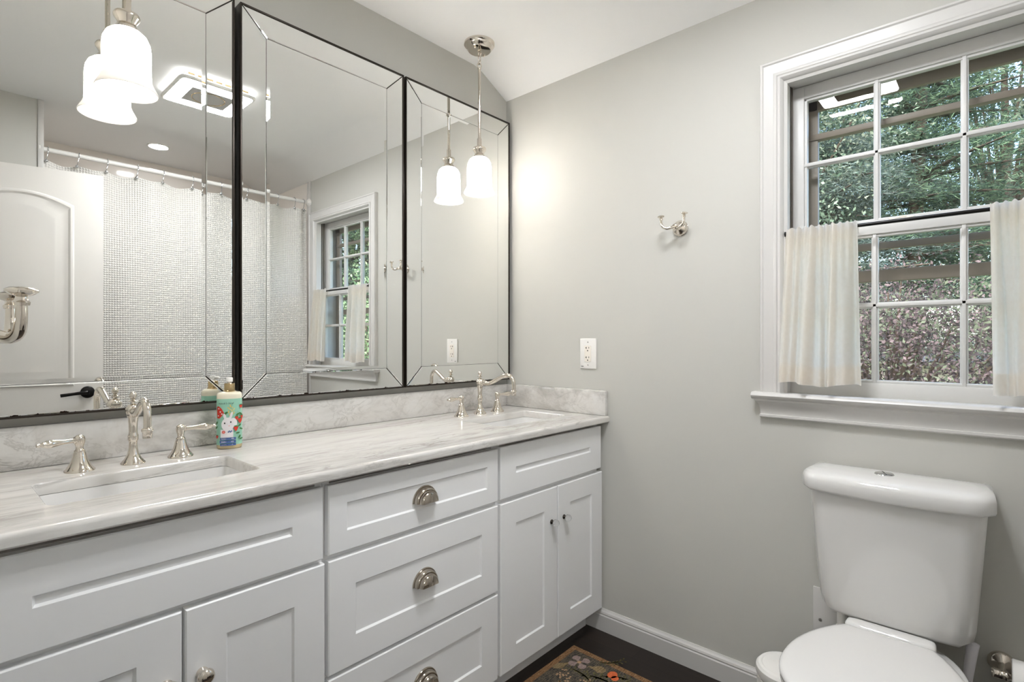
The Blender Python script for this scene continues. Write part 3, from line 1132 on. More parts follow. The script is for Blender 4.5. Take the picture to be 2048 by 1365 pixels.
# ================================================================== FAUCETS
def faucet(fx, label, swivel, lev):
    fy, z = -0.135, CT
    root = thing('faucet', label, 'faucet', (fx, fy, z), 'widespread nickel faucets')
    bm = bm_new()
    lathe(bm, [(0.0, 0), (0.026, 0), (0.026, 0.003), (0.023, 0.006), (0.0225, 0.008), (0.0185, 0.012), (0.0125, 0.024), (0.0095, 0.040), (0.0088, 0.050), (0.0095, 0.056), (0.0115, 0.059), (0.0118, 0.070), (0.0100, 0.074),
               (0.0092, 0.080), (0.0098, 0.100), (0.0115, 0.114), (0.0128, 0.119), (0.0128, 0.121)], (fx, fy, z), (0, 0, 1), 32)
    ball(bm, (fx, fy, z + 0.133), 0.0165, 24, 14)
    obj('column', bm, NICKEL, root, angle=50)
    bm = bm_new()
    lathe(bm, [(0.0, 0.146), (0.004, 0.146), (0.0042, 0.153), (0.0105, 0.1545), (0.011, 0.156), (0.006, 0.158), (0.004, 0.161), (0.0075, 0.165), (0.0083, 0.170), (0.0065, 0.176), (0.003, 0.179), (0.0, 0.1795)], (fx, fy, z), (0, 0, 1), 20)
    obj('finial', bm, NICKEL, root, angle=50)
    d = Vector((math.sin(swivel), -math.cos(swivel), 0))
    c = Vector((fx, fy, z))

    def at(r, h):
        return c + d * r + Vector((0, 0, h))
    bm = bm_new()
    tube(bm, [at(0.012, 0.133), at(0.030, 0.130), at(0.046, 0.130), at(0.072, 0.140), at(0.105, 0.157), at(0.130, 0.166), at(0.150, 0.163), at(0.163, 0.150), at(0.168, 0.132), at(0.168, 0.106)], [0.0105, 0.0105, 0.0085, 0.0085, 0.0085, 0.0085, 0.0085, 0.0085, 0.0082, 0.008], 16, sub=5)
    lathe(bm, [(0.0, 0.002), (0.0085, 0.002), (0.012, -0.001), (0.012, -0.005), (0.010, -0.007), (0.0095, -0.018), (0.0095, -0.021), (0.0, -0.021)], at(0.168, 0.106), (0, 0, 1), 24)
    lathe(bm, [(0.0, 0.0), (0.013, 0.0), (0.0145, 0.002), (0.0145, 0.006), (0.011, 0.009), (0.0, 0.009)], at(0.010, 0.1325), d, 20)
    obj('spout', bm, NICKEL, root, angle=50)
    for s in (-1, 1):
        hx = fx + s * 0.105
        hc = Vector((hx, fy, z))
        bm = bm_new()
        lathe(bm, [(0.0, 0), (0.0295, 0), (0.0295, 0.003), (0.0265, 0.006), (0.0225, 0.012), (0.0175, 0.022), (0.0142, 0.034), (0.0122, 0.043), (0.0108, 0.0455), (0.0112, 0.048), (0.0085, 0.051), (0.0075, 0.055), (0.0085, 0.060),
                   (0.0105, 0.067), (0.0112, 0.075), (0.0095, 0.081), (0.005, 0.0845), (0.0, 0.0855)], hc, (0, 0, 1), 28)
        h = obj('handle', bm, NICKEL, root, angle=50)
        a = lev[0 if s < 0 else 1]
        ld = Vector((math.cos(a), math.sin(a), 0.0)).normalized()
        bm = bm_new()
        lathe(bm, [(0.0, 0.007), (0.008, 0.008), (0.008, 0.011), (0.0052, 0.013), (0.0052, 0.032), (0.0075, 0.046), (0.0092, 0.056), (0.0088, 0.064), (0.0058, 0.069), (0.0064, 0.071), (0.0045, 0.074), (0.003, 0.076), (0.0045, 0.079), (0.0035, 0.083), (0.0, 0.084)],
              hc + Vector((0, 0, 0.073)), ld, 18)
        obj('lever', bm, NICKEL, h, angle=50)


faucet(-1.525, 'polished nickel two-lever faucet beside the printed soap bottle', -0.06, (PI + 0.30, -0.12))
faucet(-0.310, 'polished nickel two-lever faucet in the corner by the window wall, spout turned slightly', 0.165, (PI + 0.10, -0.18))

# ================================================================== PENDANT LAMPS
def pendant(px, py, label, chain=True):
    zb = 1.802
    root = thing('pendant_lamp', label, 'lamp', (px, py, zb), 'nickel pendants with opal glass bells')
    bm = bm_new()
    # canopy
    lathe(bm, [(0.0, 0), (0.064, 0), (0.064, -0.008), (0.060, -0.012), (0.058, -0.013), (0.055, -0.020), (0.050, -0.023), (0.047, -0.030), (0.020, -0.034), (0.0, -0.034)], (px, py, HC), (0, 0, 1), 40)
    for s in (-1, 1):
        ball(bm, (px + s * 0.036, py + s * 0.01, HC - 0.034), 0.0045, 12, 8)
    obj('canopy', bm, NICKEL, root, angle=40)
    bm = bm_new()
    ztop = 2.328
    torus(bm, (px, py, HC - 0.044), (1, 0, 0), 0.0085, 0.0022, 20, 8)
    torus(bm, (px, py, HC - 0.062), (0, 1, 0), 0.0070, 0.0018, 20, 8, 1.0, 1.7)
    torus(bm, (px, py, HC - 0.080), (1, 0, 0), 0.0075, 0.0020, 20, 8)
    torus(bm, (px, py, ztop + 0.010), (0.3, 1, 0), 0.0090, 0.0024, 20, 8)
    obj('chain', bm, NICKEL, root, angle=60)
    bm = bm_new()
    lathe(bm, [(0.0, ztop + 0.002), (0.0075, ztop + 0.002), (0.0085, ztop - 0.004), (0.0062, ztop - 0.008), (0.0062, zb + 0.232), (0.0095, zb + 0.230), (0.0098, zb + 0.200), (0.0115, zb + 0.196), (0.0, zb + 0.196)], (px, py, 0), (0, 0, 1), 20)
    obj('rod', bm, NICKEL, root, angle=40)
    bm = bm_new()
    lathe(bm, [(0.0, zb + 0.198), (0.014, zb + 0.198), (0.026, zb + 0.192), (0.0285, zb + 0.186), (0.027, zb + 0.181), (0.021, zb + 0.172), (0.019, zb + 0.166), (0.021, zb + 0.162), (0.026, zb + 0.156), (0.0275, zb + 0.150), (0.0, zb + 0.150)], (px, py, 0), (0, 0, 1), 32)
    obj('socket_cap', bm, NICKEL, root, angle=40)
    bm = bm_new()
    out = [(0.020, 0.1505), (0.032, 0.148), (0.042, 0.139), (0.0485, 0.124), (0.0508, 0.105), (0.0508, 0.080), (0.0510, 0.050), (0.0520, 0.036)]
    inn = [(0.0495, 0.036), (0.0480, 0.050), (0.0475, 0.105), (0.0450, 0.124), (0.0395, 0.136), (0.030, 0.144), (0.020, 0.1465)]
    lathe(bm, [(r, zb + h) for r, h in out + inn + out[:1]], (px, py, 0), (0, 0, 1), 48)
    sh_ = obj('shade', bm, OPAL, root, angle=60)
    bm = bm_new()
    flo = [(0.0520, 0.036), (0.0530, 0.030), (0.0560, 0.022), (0.0615, 0.012), (0.0655, 0.004), (0.0660, 0.001), (0.0645, 0.0)]
    fli = [(0.0605, 0.003), (0.0590, 0.008), (0.0540, 0.018), (0.0505, 0.030), (0.0495, 0.036)]
    lathe(bm, [(r, zb + h) for r, h in flo + fli], (px, py, 0), (0, 0, 1), 48)
    obj('rim', bm, OPALR, sh_, angle=60)
    bm = bm_new()
    ball(bm, (px, py, zb + 0.078), 0.022, 20, 12, sz=1.25)
    lathe(bm, [(0.012, zb + 0.100), (0.013, zb + 0.148), (0.0, zb + 0.148)], (px, py, 0), (0, 0, 1), 16)
    obj('bulb', bm, BULBM, root, angle=60)
    ld = bpy.data.lights.new('bulb_light', 'POINT')
    ld.energy = PENDANT_W
    ld.color = (1.0, 0.93, 0.85)
    ld.shadow_soft_size = 0.02
    lo = bpy.data.objects.new('bulb_light', ld)
    COL.objects.link(lo)
    lo.parent = root
    lo.location = (0, 0, 0.045)


pendant(-1.540, -0.144, 'nickel pendant lamp hanging over the sink beside the soap bottle')
pendant(-0.318, -0.140, 'nickel pendant lamp hanging from its ceiling canopy in front of the corner mirror')

# ================================================================== CEILING LIGHTS
lx, ly = -0.925, -1.245
root = thing('ceiling_light', 'square white ceiling fixture with glowing border round a grey centre, seen in mirrors', 'ceiling light', (lx, ly, 2.385))
bm = bm_new()
box(bm, lx - 0.145, lx + 0.145, ly - 0.145, ly + 0.145, 2.406, HC - 0.001, 0.003)
hs = obj('housing', bm, LEDW, root)
bm = bm_new()
for k in range(7):
    c = -0.120 + 0.040 * k
    for s in (-1, 1):
        box(bm, lx + c - 0.013, lx + c + 0.013, ly + s * 0.1455 - 0.001, ly + s * 0.1455 + 0.001, 2.410, 2.424)
        box(bm, lx + s * 0.1455 - 0.001, lx + s * 0.1455 + 0.001, ly + c - 0.013, ly + c + 0.013, 2.410, 2.424)
obj('vent', bm, GOLD, hs)
bm = bm_new()
L = []
for r, z in ((0.155, 2.407), (0.168, 2.402), (0.170, 2.396), (0.166, 2.389), (0.158, 2.388)):
    L.append([(a, b, z) for a, b in sup(lx, ly, r, r, 64, 12)])
loft(bm, L, True, False)
obj('rim', bm, LEDW, root)
bm = bm_new()
loft(bm, [[(a, b, 2.388) for a, b in sup(lx, ly, 0.158, 0.158, 64, 14)], [(a, b, 2.3875) for a, b in sup(lx, ly, 0.098, 0.090, 64, 40)]], False, False)
obj('light_panel', bm, PANEL, root)
bm = bm_new()
loft(bm, [[(a, b, 2.4075) for a, b in sup(lx, ly, 0.164, 0.164, 64, 12)], [(a, b, 2.4075) for a, b in sup(lx, ly, 0.148, 0.148, 64, 40)]], False, False)
obj('halo_strip', bm, HALO, root)
bm = bm_new()
loft(bm, [[(a, b, 2.392) for a, b in sup(lx, ly, 0.098, 0.090, 64, 40)], [(a, b, 2.386) for a, b in sup(lx, ly, 0.097, 0.089, 64, 40)]], False, True)
cp = obj('centre_plate', bm, LGREY, root)
bm = bm_new()
torus(bm, (lx, ly, 2.386), (0, 0, 1), 0.072, 0.0022, 48, 6)
obj('ring', bm, GOLD, cp)

rx_, ry_ = -0.865, -2.31
root = thing('recessed_light', 'round white recessed downlight in the ceiling above the shower curtain', 'ceiling light', (rx_, ry_, HC - 0.006))
bm = bm_new()
lathe(bm, [(0.052, HC), (0.062, HC), (0.061, HC - 0.004), (0.053, HC - 0.006), (0.050, HC - 0.002)], (rx_, ry_, 0), (0, 0, 1), 40)
obj('trim_ring', bm, LEDW, root)
bm = bm_new()
lathe(bm, [(0.0, HC - 0.0035), (0.051, HC - 0.0035)], (rx_, ry_, 0), (0, 0, 1), 40)
obj('lens', bm, RECL, root)

# ================================================================== ROBE HOOKS
def robe_hook(loc, d, label):
    """d = +1 / -1: direction along x out of the wall"""
    root = thing('robe_hook', label, 'hook', loc, 'double nickel robe hooks')
    o = Vector(loc)
    bm = bm_new()
    lathe(bm, [(0.0, 0.0), (0.029, 0.0), (0.0295, 0.004), (0.027, 0.006), (0.0265, 0.009), (0.022, 0.014), (0.013, 0.019), (0.009, 0.024), (0.008, 0.040), (0.0095, 0.042), (0.0095, 0.050), (0.006, 0.053), (0.0, 0.0535)], o, (d, 0, 0), 32)
    obj('base', bm, NICKEL, root, angle=45)
    for s in (-1, 1):
        bm = bm_new()
        p = [o + Vector((d * q_[0], s * q_[1], q_[2])) for q_ in ((0.046, 0.005, 0.0), (0.054, 0.013, -0.004), (0.061, 0.025, -0.006), (0.0655, 0.036, -0.001), (0.0668, 0.0425, 0.011), (0.067, 0.0435, 0.027))]
        tube(bm, p, [0.0060, 0.0058, 0.0056, 0.0054, 0.0049, 0.0044], 14, sub=6)
        c = p[-1]
        lathe(bm, [(0.0, -0.002), (0.0062, -0.002), (0.0066, 0.001), (0.005, 0.003), (0.0045, 0.006), (0.009, 0.008), (0.0125, 0.0105), (0.0125, 0.0125), (0.009, 0.0145), (0.0, 0.0155)], c, (0, s * 0.12, 1), 24)
        obj('arm', bm, NICKEL, root, angle=45)
    return root


robe_hook((-0.001, -0.876, 1.603), -1, 'nickel double robe hook on the grey wall between mirror and window')
robe_hook((XL + 0.001, -1.011, 1.196), 1, 'nickel double robe hook close up at the photo\'s left edge')

# ================================================================== OUTLET
oy, oz = -0.471, 1.1335
root = thing('wall_outlet', 'white double outlet plate on the grey wall above the marble splash', 'outlet', (0, oy, oz))
bm = bm_new()
box(bm, -0.0065, -0.0005, oy - 0.0405, oy + 0.0405, oz - 0.0635, oz + 0.0635, 0.003, 3)
pl = obj('plate', bm, PLASTIC, root)
bm = bm_new()
box(bm, -0.0085, -0.006, oy - 0.0165, oy + 0.0165, oz - 0.0335, oz + 0.0335, 0.001)
rc = obj('receptacle', bm, IVORY, root)
for s_ in (-1, 1):
    zc = oz + s_ * 0.020
    bm = bm_new()
    lathe(bm, [(0.0, 0.0), (0.0145, 0.0), (0.0150, -0.0006)], (-0.0086, oy, zc), (-1, 0, 0), 24)
    so = obj('socket', bm, IVORY, rc)
    bm = bm_new()
    loft(bm, [[(x, oy + y, zc + z) for y, z in ((0.0050, 0.0), (0.0072, 0.0), (0.0072, 0.0032), (0.0115, 0.0032), (0.0115, 0.0055), (0.0072, 0.0055), (0.0072, 0.0085), (0.0050, 0.0085))] for x in (-0.0080, -0.0090)], smooth=False)
    obj('slot', bm, DARK, rc)
    bm = bm_new()
    box(bm, -0.0090, -0.0080, oy - 0.0075, oy - 0.0053, zc + 0.001, zc + 0.0080)
    obj('slot', bm, DARK, rc)
    bm = bm_new()
    lathe(bm, [(0.0, 0.0090), (0.0027, 0.0090), (0.0027, 0.008)], (0, oy, zc - 0.0075), (-1, 0, 0), 12)
    obj('ground_hole', bm, DARK, rc)
    bm = bm_new()
    lathe(bm, [(0.0, 0.0074), (0.0025, 0.0072), (0.003, 0.006)], (0, oy, oz + s_ * 0.048), (-1, 0, 0), 12)
    obj('screw', bm, SCREW, root)
bm = bm_new()
for k in range(4):
    box(bm, -0.0068, -0.0064, oy + 0.0335 - 0.0031 * k - 0.0022, oy + 0.0335 - 0.0031 * k, oz - 0.0555, oz - 0.0525)
obj('printed_mark', bm, DARK, pl)

# ================================================================== SOAP BOTTLE
bx_, by_ = -1.288, -0.107
root = thing('soap_bottle', 'mint hand wash bottle with floral print, gold collar and white pump, on the marble', 'bottle', (bx_, by_, CT))
SRX, SRY, SROT = 0.0325, 0.024, 0.0
q = N('soap_liquid')
b = q.bsdf(srgb(226, 205, 160), 0.12)
b.inputs['Transmission Weight'].default_value = 0.35
SOAP = q.m
MINT = simple('mint_label', srgb(150, 200, 178), 0.35, nscale=50, nstr=0.02)
CREAM = simple('bottle_shoulder', srgb(226, 220, 200), 0.15, nscale=10, nstr=0.01)
RED = simple('print_red', srgb(205, 52, 36), 0.4, nscale=50, nstr=0.02)
WHT = simple('print_white', srgb(226, 222, 224), 0.4, nscale=50, nstr=0.02)
BLU = simple('print_blue', srgb(62, 92, 148), 0.4, nscale=50, nstr=0.02)
INK = simple('print_ink', srgb(38, 44, 42), 0.4, nscale=50, nstr=0.02)
GRN = simple('print_green', srgb(64, 118, 60), 0.4, nscale=50, nstr=0.02)
YEL = simple('print_yellow', srgb(232, 200, 110), 0.4, nscale=50, nstr=0.02)
PNK = simple('print_pink', srgb(228, 140, 130), 0.4, nscale=50, nstr=0.02)
fwd = Vector((cam.location.x - bx_, cam.location.y - by_, 0)).normalized()
FA = math.atan2(fwd.y, fwd.x)      # the printed front is turned towards the doorway


def bot_pt(ang, z, r=1.0, off=0.0):
    p = 2.5
    c, s = math.cos(ang), math.sin(ang)
    # oval section turned so that its broad face looks to the doorway
    k = (abs(c / SRY) ** p + abs(s / SRX) ** p) ** (-1 / p)
    k = k * r + off
    a = FA + ang
    return Vector((bx_ + k * math.cos(a), by_ + k * math.sin(a), z))


def ringpts(z, r, n=56):
    return [bot_pt(2 * PI * i / n, z, r) for i in range(n)]


bm = bm_new()
loft(bm, [ringpts(CT + z, r) for z, r in ((0.0005, 0.86), (0.001, 0.94), (0.004, 0.985), (0.008, 1.0), (0.012, 1.0))], True, False)
obj('liquid_base', bm, SOAP, root, angle=60)
bm = bm_new()
loft(bm, [ringpts(CT + z, r) for z, r in ((0.012, 1.0), (0.060, 1.0), (0.100, 1.0), (0.142, 1.0))], False, False)
lab = obj('label', bm, MINT, root, angle=60)
bm = bm_new()
loft(bm, [ringpts(CT + z, r) for z, r in ((0.142, 1.0), (0.150, 1.0), (0.154, 0.985), (0.1575, 0.93), (0.160, 0.80), (0.1615, 0.55), (0.162, 0.5))], False, True)
obj('shoulder', bm, CREAM, root, angle=60)
bm = bm_new()
lathe(bm, [(0.0, 0.160), (0.0155, 0.160), (0.0165, 0.163), (0.014, 0.165), (0.0137, 0.183), (0.0125, 0.185), (0.0, 0.185)], (bx_, by_, CT), (0, 0, 1), 28)
obj('collar', bm, GOLD, root, angle=40)
bm = bm_new()
lathe(bm, [(0.0, 0.184), (0.0045, 0.184), (0.0045, 0.188), (0.0085, 0.189), (0.0088, 0.199), (0.0075, 0.201), (0.0, 0.2015)], (bx_, by_, CT), (0, 0, 1), 20)
nd = Vector((-math.sin(FA), math.cos(FA), 0)) * -1
tube(bm, [Vector((bx_, by_, CT + 0.196)) - fwd * 0.004, Vector((bx_, by_, CT + 0.196)) - fwd * 0.022, Vector((bx_, by_, CT + 0.192)) - fwd * 0.029], [0.0042, 0.0036, 0.003], 10)
obj('pump_head', bm, PLASTIC, root, angle=40)


def decal(name, shapes, mats, off=0.0010):
    """shapes: list of (outline [(s,z)], material index); s = metres sideways on the front, z above the marble"""
    bm = bm_new()
    for k, (pts, mi) in enumerate(shapes):
        c = (sum(p[0] for p in pts) / len(pts), sum(p[1] for p in pts) / len(pts))
        o2 = off + 0.00006 * k

        def P(s, z):
            return bot_pt(s / 0.0285, CT + z, 1.0, o2)
        vc = bm.verts.new(P(*c))
        vs = [bm.verts.new(P(*p)) for p in pts]
        for i in range(len(vs)):
            f = bm.faces.new((vc, vs[i], vs[(i + 1) % len(vs)]))
            f.material_index = mi
    return obj(name, bm, mats, lab, smooth=False)


def ell(cx, cz, rx, rz, n=18, rot=0.0):
    return [(cx + rx * math.cos(t) * math.cos(rot) - rz * math.sin(t) * math.sin(rot), cz + rx * math.cos(t) * math.sin(rot) + rz * math.sin(t) * math.cos(rot)) for t in [2 * PI * i / n for i in range(n)]]


def rect(x0, x1, z0, z1, n=8):
    return [(x0 + (x1 - x0) * i / n, z0) for i in range(n + 1)] + [(x1 + (x0 - x1) * i / n, z1) for i in range(n + 1)]


# s grows to the left of the picture as seen from the camera -> mirror it with S
S = 1
pm = [RED, WHT, GRN, YEL, PNK, BLU, INK]
sh = []


def add(pts, mi):
    sh.append(([(S * a, b_) for a, b_ in pts], mi))


# toadstool cap on the left
add([(-0.033, 0.088), (-0.026, 0.087), (-0.0145, 0.102), (-0.020, 0.114), (-0.028, 0.122), (-0.034, 0.120)], 0)
for a, b_ in ((-0.024, 0.106), (-0.020, 0.100), (-0.029, 0.095), (-0.028, 0.115)):
    add(ell(a, b_, 0.0018, 0.002, 10), 1)
# leaf and lily-of-the-valley spray
add(ell(-0.010, 0.102, 0.006, 0.003, 14, 0.6), 2)
for k in range(9):
    add(ell(0.000 + 0.0042 * math.sin(k * 1.9), 0.098 + 0.0032 * k, 0.0019, 0.0022, 10), 3)
for k in range(6):
    add(ell(0.010 + 0.003 * math.sin(k * 2.1), 0.100 + 0.0035 * k, 0.0016, 0.002, 10), 3)
# plain white rabbit: head, ears, body
add(ell(-0.004, 0.070, 0.0165, 0.020, 22), 1)
add(ell(0.010, 0.074, 0.0095, 0.014, 18), 1)
add(ell(0.004, 0.094, 0.0035, 0.012, 14, -0.3), 1)
add(ell(-0.012, 0.092, 0.0035, 0.010, 14, 0.3), 1)
add(rect(-0.022, 0.010, 0.032, 0.056), 1)
add(ell(-0.0125, 0.074, 0.0019, 0.0024, 10), 6)
add(ell(0.0035, 0.0765, 0.0019, 0.0026, 10), 6)
add(ell(-0.001, 0.066, 0.0015, 0.0012, 8), 4)
add(ell(-0.015, 0.049, 0.0042, 0.0042, 12), 4)
for k in range(5):
    add(ell(-0.015 + 0.003 * math.cos(k * 1.26), 0.049 + 0.003 * math.sin(k * 1.26), 0.0013, 0.0013, 8), 0)
for k in range(4):
    add(ell(0.000 + 0.0028 * k - 0.003, 0.049 + 0.0022 * (k % 2), 0.0015, 0.0022, 8), 5)
# strawberries with leaves on the right
for a, b_, r in ((0.018, 0.088, 0.0042), (0.026, 0.080, 0.0062), (0.031, 0.090, 0.004), (0.016, 0.058, 0.0058), (0.028, 0.120, 0.0042), (-0.030, 0.036, 0.004)):
    add([(a - r, b_ + r * 0.8), (a - r * 0.7, b_ - r * 0.4), (a, b_ - r * 1.5), (a + r * 0.7, b_ - r * 0.4), (a + r, b_ + r * 0.8), (a, b_ + r)], 0)
    add(ell(a, b_ + r * 1.1, r * 0.8, r * 0.35, 10), 2)
for a, b_, t in ((0.020, 0.098, 0.6), (0.027, 0.099, -0.7), (0.024, 0.066, 0.8), (0.028, 0.056, -0.5), (0.020, 0.045, 0.2), (0.024, 0.034, 1.2), (0.028, 0.028, 0.3), (-0.030, 0.075, 1.2), (-0.031, 0.062, 1.0)):
    add(ell(a, b_, 0.005, 0.0022, 12, t), 2)
# blue caption bars
add(rect(-0.022, 0.0155, 0.0265, 0.0335), 5)
add(rect(-0.023, 0.0155, 0.0180, 0.0250), 5)
add(rect(-0.022, 0.0155, 0.0105, 0.0165), 5)
decal('printed_picture', sh, pm)


def caption(txt, s0, s1, z, h, mat, shear=0.0):
    cu = bpy.data.curves.new('caption', 'FONT')
    cu.body = txt
    cu.size = 1.0
    cu.resolution_u = 3
    cu.shear = shear
    to = bpy.data.objects.new('caption', cu)
    COL.objects.link(to)
    dg = bpy.context.evaluated_depsgraph_get()
    me = bpy.data.meshes.new_from_object(to.evaluated_get(dg))
    bpy.data.objects.remove(to)
    bm = bm_new()
    bm.from_mesh(me)
    xs = [v.co.x for v in bm.verts]
    ys = [v.co.y for v in bm.verts]
    ax0, ax1, ay0, ay1 = min(xs), max(xs), min(ys), max(ys)
    for v in bm.verts:
        s = s0 + (s1 - s0) * (v.co.x - ax0) / (ax1 - ax0)
        zz = z + h * (v.co.y - ay0) / (ay1 - ay0)
        v.co = bot_pt(S * s / 0.0285, CT + zz, 1.0, 0.0040)
    o = obj('lettering', bm, mat, lab, smooth=False)
    return o


caption('EUCALYPTUS MINT', -0.0205, 0.014, 0.0280, 0.0042, WHT)
caption('HAND WASH', -0.0215, 0.014, 0.0192, 0.0046, WHT)
caption('moisturizing', -0.0205, 0.014, 0.0118, 0.0034, WHT)
caption("nouk's bird", -0.026, 0.0105, 0.1275, 0.0055, INK, 0.3)

# ================================================================== TOILET
ty = -1.530
toilet = thing('toilet', 'white two-piece toilet with closed lid below the window', 'toilet', (-0.40, ty, 0.0))


def tank_loop(z, hw, xb, xf, bow, n=16, r=0.03):
    """outline: straight back at xb, bowed front reaching xf in the middle"""
    P = []
    P.append((xb, ty + hw - 0.006))
    # near corner rounds into the bowed front
    for i in range(n + 1):
        t = -1 + 2 * i / n
        y = ty - t * -1 * hw * -1
        y = ty + hw * (-t)
        e = abs(t)
        x = xf + bow * e ** 2.2 + (0.035 * max(0, (e - 0.86) / 0.14) ** 2.2)
        P.append((x, y))
    P.append((xb, ty - hw + 0.006))
    return [(x, y, z) for x, y in P]


bm = bm_new()
loft(bm, [tank_loop(z, hw, -0.016, xf, bow) for z, hw, xf, bow in ((0.4165, 0.150, -0.135, 0.012), (0.4195, 0.160, -0.152, 0.014), (0.432, 0.1675, -0.164, 0.016), (0.460, 0.1725, -0.172, 0.018), (0.56, 0.180, -0.181, 0.020), (0.66, 0.187, -0.190, 0.022), (0.775, 0.195, -0.200, 0.024))])
obj('tank', bm, PORC, toilet, angle=60)
bm = bm_new()
loft(bm, [tank_loop(z, hw, xb, xf, bow) for z, hw, xb, xf, bow in ((0.764, 0.200, -0.014, -0.203, 0.022), (0.766, 0.207, -0.012, -0.211, 0.024), (0.772, 0.210, -0.011, -0.214, 0.025), (0.798, 0.210, -0.011, -0.215, 0.025), (0.808, 0.208, -0.014, -0.211, 0.025), (0.814, 0.203, -0.024, -0.202, 0.024), (0.819, 0.193, -0.050, -0.182, 0.022), (0.822, 0.168, -0.080, -0.150, 0.014))])
ld_ = obj('tank_lid', bm, PORC, toilet, angle=70)
bm = bm_new()
lathe(bm, [(0.0, 0.8255), (0.016, 0.826), (0.021, 0.825), (0.023, 0.822), (0.0235, 0.818)], (-0.115, ty + 0.018, 0), (0, 0, 1), 32)
fb = obj('flush_button', bm, CHROME, ld_, angle=50)
bm = bm_new()
box(bm, -0.115 - 0.021, -0.115 + 0.021, ty + 0.018 - 0.0007, ty + 0.018 + 0.0007, 0.8256, 0.8262)
bmesh.ops.rotate(bm, verts=bm.verts, cent=(-0.115, ty + 0.018, 0.826), matrix=Matrix.Rotation(0.35, 3, 'Z'))
obj('button_split', bm, DARK, fb)


def seat_loop(z, g=0.0, hw=0.182, xb=-0.205, xf=-0.640, n=40):
    """egg outline, straight at the hinge"""
    P = []
    hb = 0.098
    L = xf - xb
    for i in range(n + 1):
        t = i / n                     # from near-left hinge round the front to the right hinge
        a = PI * t
        # front: superellipse with widest part near 55 %
        cxp = xb + L * 0.56
        s, c = math.sin(a - PI / 2), math.cos(a - PI / 2)
        P.append((cxp + (L * 0.44 - g) * abs(c) ** 0.9 if c > 0 else cxp, ty + (hw + g) * -s))
    # back half tapers to the hinge
    B = []
    for i in range(1, 10):
        t = i / 9
        w = hw + (hb - hw) * (t ** 2.1)
        B.append((xb + L * 0.56 * (1 - t) + (-g if False else g * t), w + g))
    left = [(x, ty - w) for x, w in B]
    right = [(x, ty + w) for x, w in B][::-1]
    return [(x, y, z) for x, y in (P + left + right)]


bm = bm_new()
loft(bm, [seat_loop(z, g) for z, g in ((0.388, -0.012), (0.390, -0.003), (0.396, 0.0), (0.402, -0.002), (0.404, -0.008))])
obj('seat', bm, PORC, toilet, angle=60)
bm = bm_new()
loft(bm, [seat_loop(z, g) for z, g in ((0.405, -0.010), (0.4065, -0.002), (0.410, 0.002), (0.417, 0.002), (0.4215, -0.001), (0.4235, -0.007), (0.4245, -0.016), (0.4250, -0.040))])
obj('seat_lid', bm, PORC, toilet, angle=60)
bm = bm_new()
loft(bm, [[(a, b, z) for a, b in sup(-0.178, ty, rx, ry, 48, 5)] for z, rx, ry in ((0.388, 0.022, 0.095), (0.405, 0.024, 0.098), (0.418, 0.024, 0.098), (0.424, 0.021, 0.094), (0.426, 0.014, 0.088))])
obj('hinge_cover', bm, PORC, toilet, angle=60)
bm = bm_new()
def bowl_loop(z, hw, xb, xf, p=2.4):
    cx = (xb + xf) / 2
    return [(a, b, z) for a, b in sup(cx, ty, abs(xf - xb) / 2, hw, 48, p)]
loft(bm, [bowl_loop(0.0, 0.105, -0.12, -0.56, 3.2), bowl_loop(0.012, 0.108, -0.115, -0.565, 3.2), bowl_loop(0.06, 0.100, -0.115, -0.55, 3), bowl_loop(0.16, 0.098, -0.11, -0.52, 2.8), bowl_loop(0.24, 0.112, -0.10, -0.54, 2.6), bowl_loop(0.31, 0.145, -0.09, -0.60, 2.5), bowl_loop(0.36, 0.168, -0.085, -0.625, 2.5), bowl_loop(0.383, 0.172, -0.085, -0.630, 2.5), bowl_loop(0.387, 0.165, -0.09, -0.622, 2.5)])
obj('bowl', bm, PORC, toilet, angle=60)
bm = bm_new()
box(bm, -0.155, -0.03, ty - 0.085, ty + 0.085, 0.380, 0.424, 0.015, 3)
obj('tank_foot', bm, PORC, toilet, angle=60)

# access plate and supply behind the toilet
root = thing('access_plate', 'white screwed access plate on the wall behind the toilet tank', 'wall plate', (0, -1.352, 0.315))
bm = bm_new()
box(bm, -0.006, -0.0005, -1.392, -1.314, 0.215, 0.417, 0.0015)
obj('plate', bm, TRIM, root)
bm = bm_new()
lathe(bm, [(0.0, 0.0085), (0.004, 0.008), (0.005, 0.006)], (0, -1.334, 0.318), (-1, 0, 0), 16)
obj('screw', bm, SCREW, root)
root = thing('supply_valve', 'brass and chrome water supply valve under the toilet tank', 'valve', (-0.06, -1.405, 0.25))
bm = bm_new()
tube(bm, [(-0.001, -1.405, 0.25), (-0.07, -1.405, 0.25)], 0.008, 12)
lathe(bm, [(0.0, 0), (0.028, 0.0), (0.026, 0.004), (0.010, 0.008)], (-0.001, -1.405, 0.25), (-1, 0, 0), 24)
obj('pipe', bm, CHROME, root)
bm = bm_new()
lathe(bm, [(0.0, 0), (0.012, 0), (0.012, 0.02), (0.008, 0.024), (0.008, 0.06), (0.012, 0.062), (0.012, 0.085), (0.0, 0.085)], (-0.065, -1.405, 0.24), (0, 0, 1), 12)
obj('valve_body', bm, GOLD, root)
bm = bm_new()
lathe(bm, [(0.0, 0), (0.019, 0), (0.020, 0.018), (0.015, 0.026), (0.015, 0.088), (0.0, 0.088)], (-0.065, -1.405, 0.325), (0, 0, 1), 16)
obj('coupling_nut', bm, PLASTIC, root)

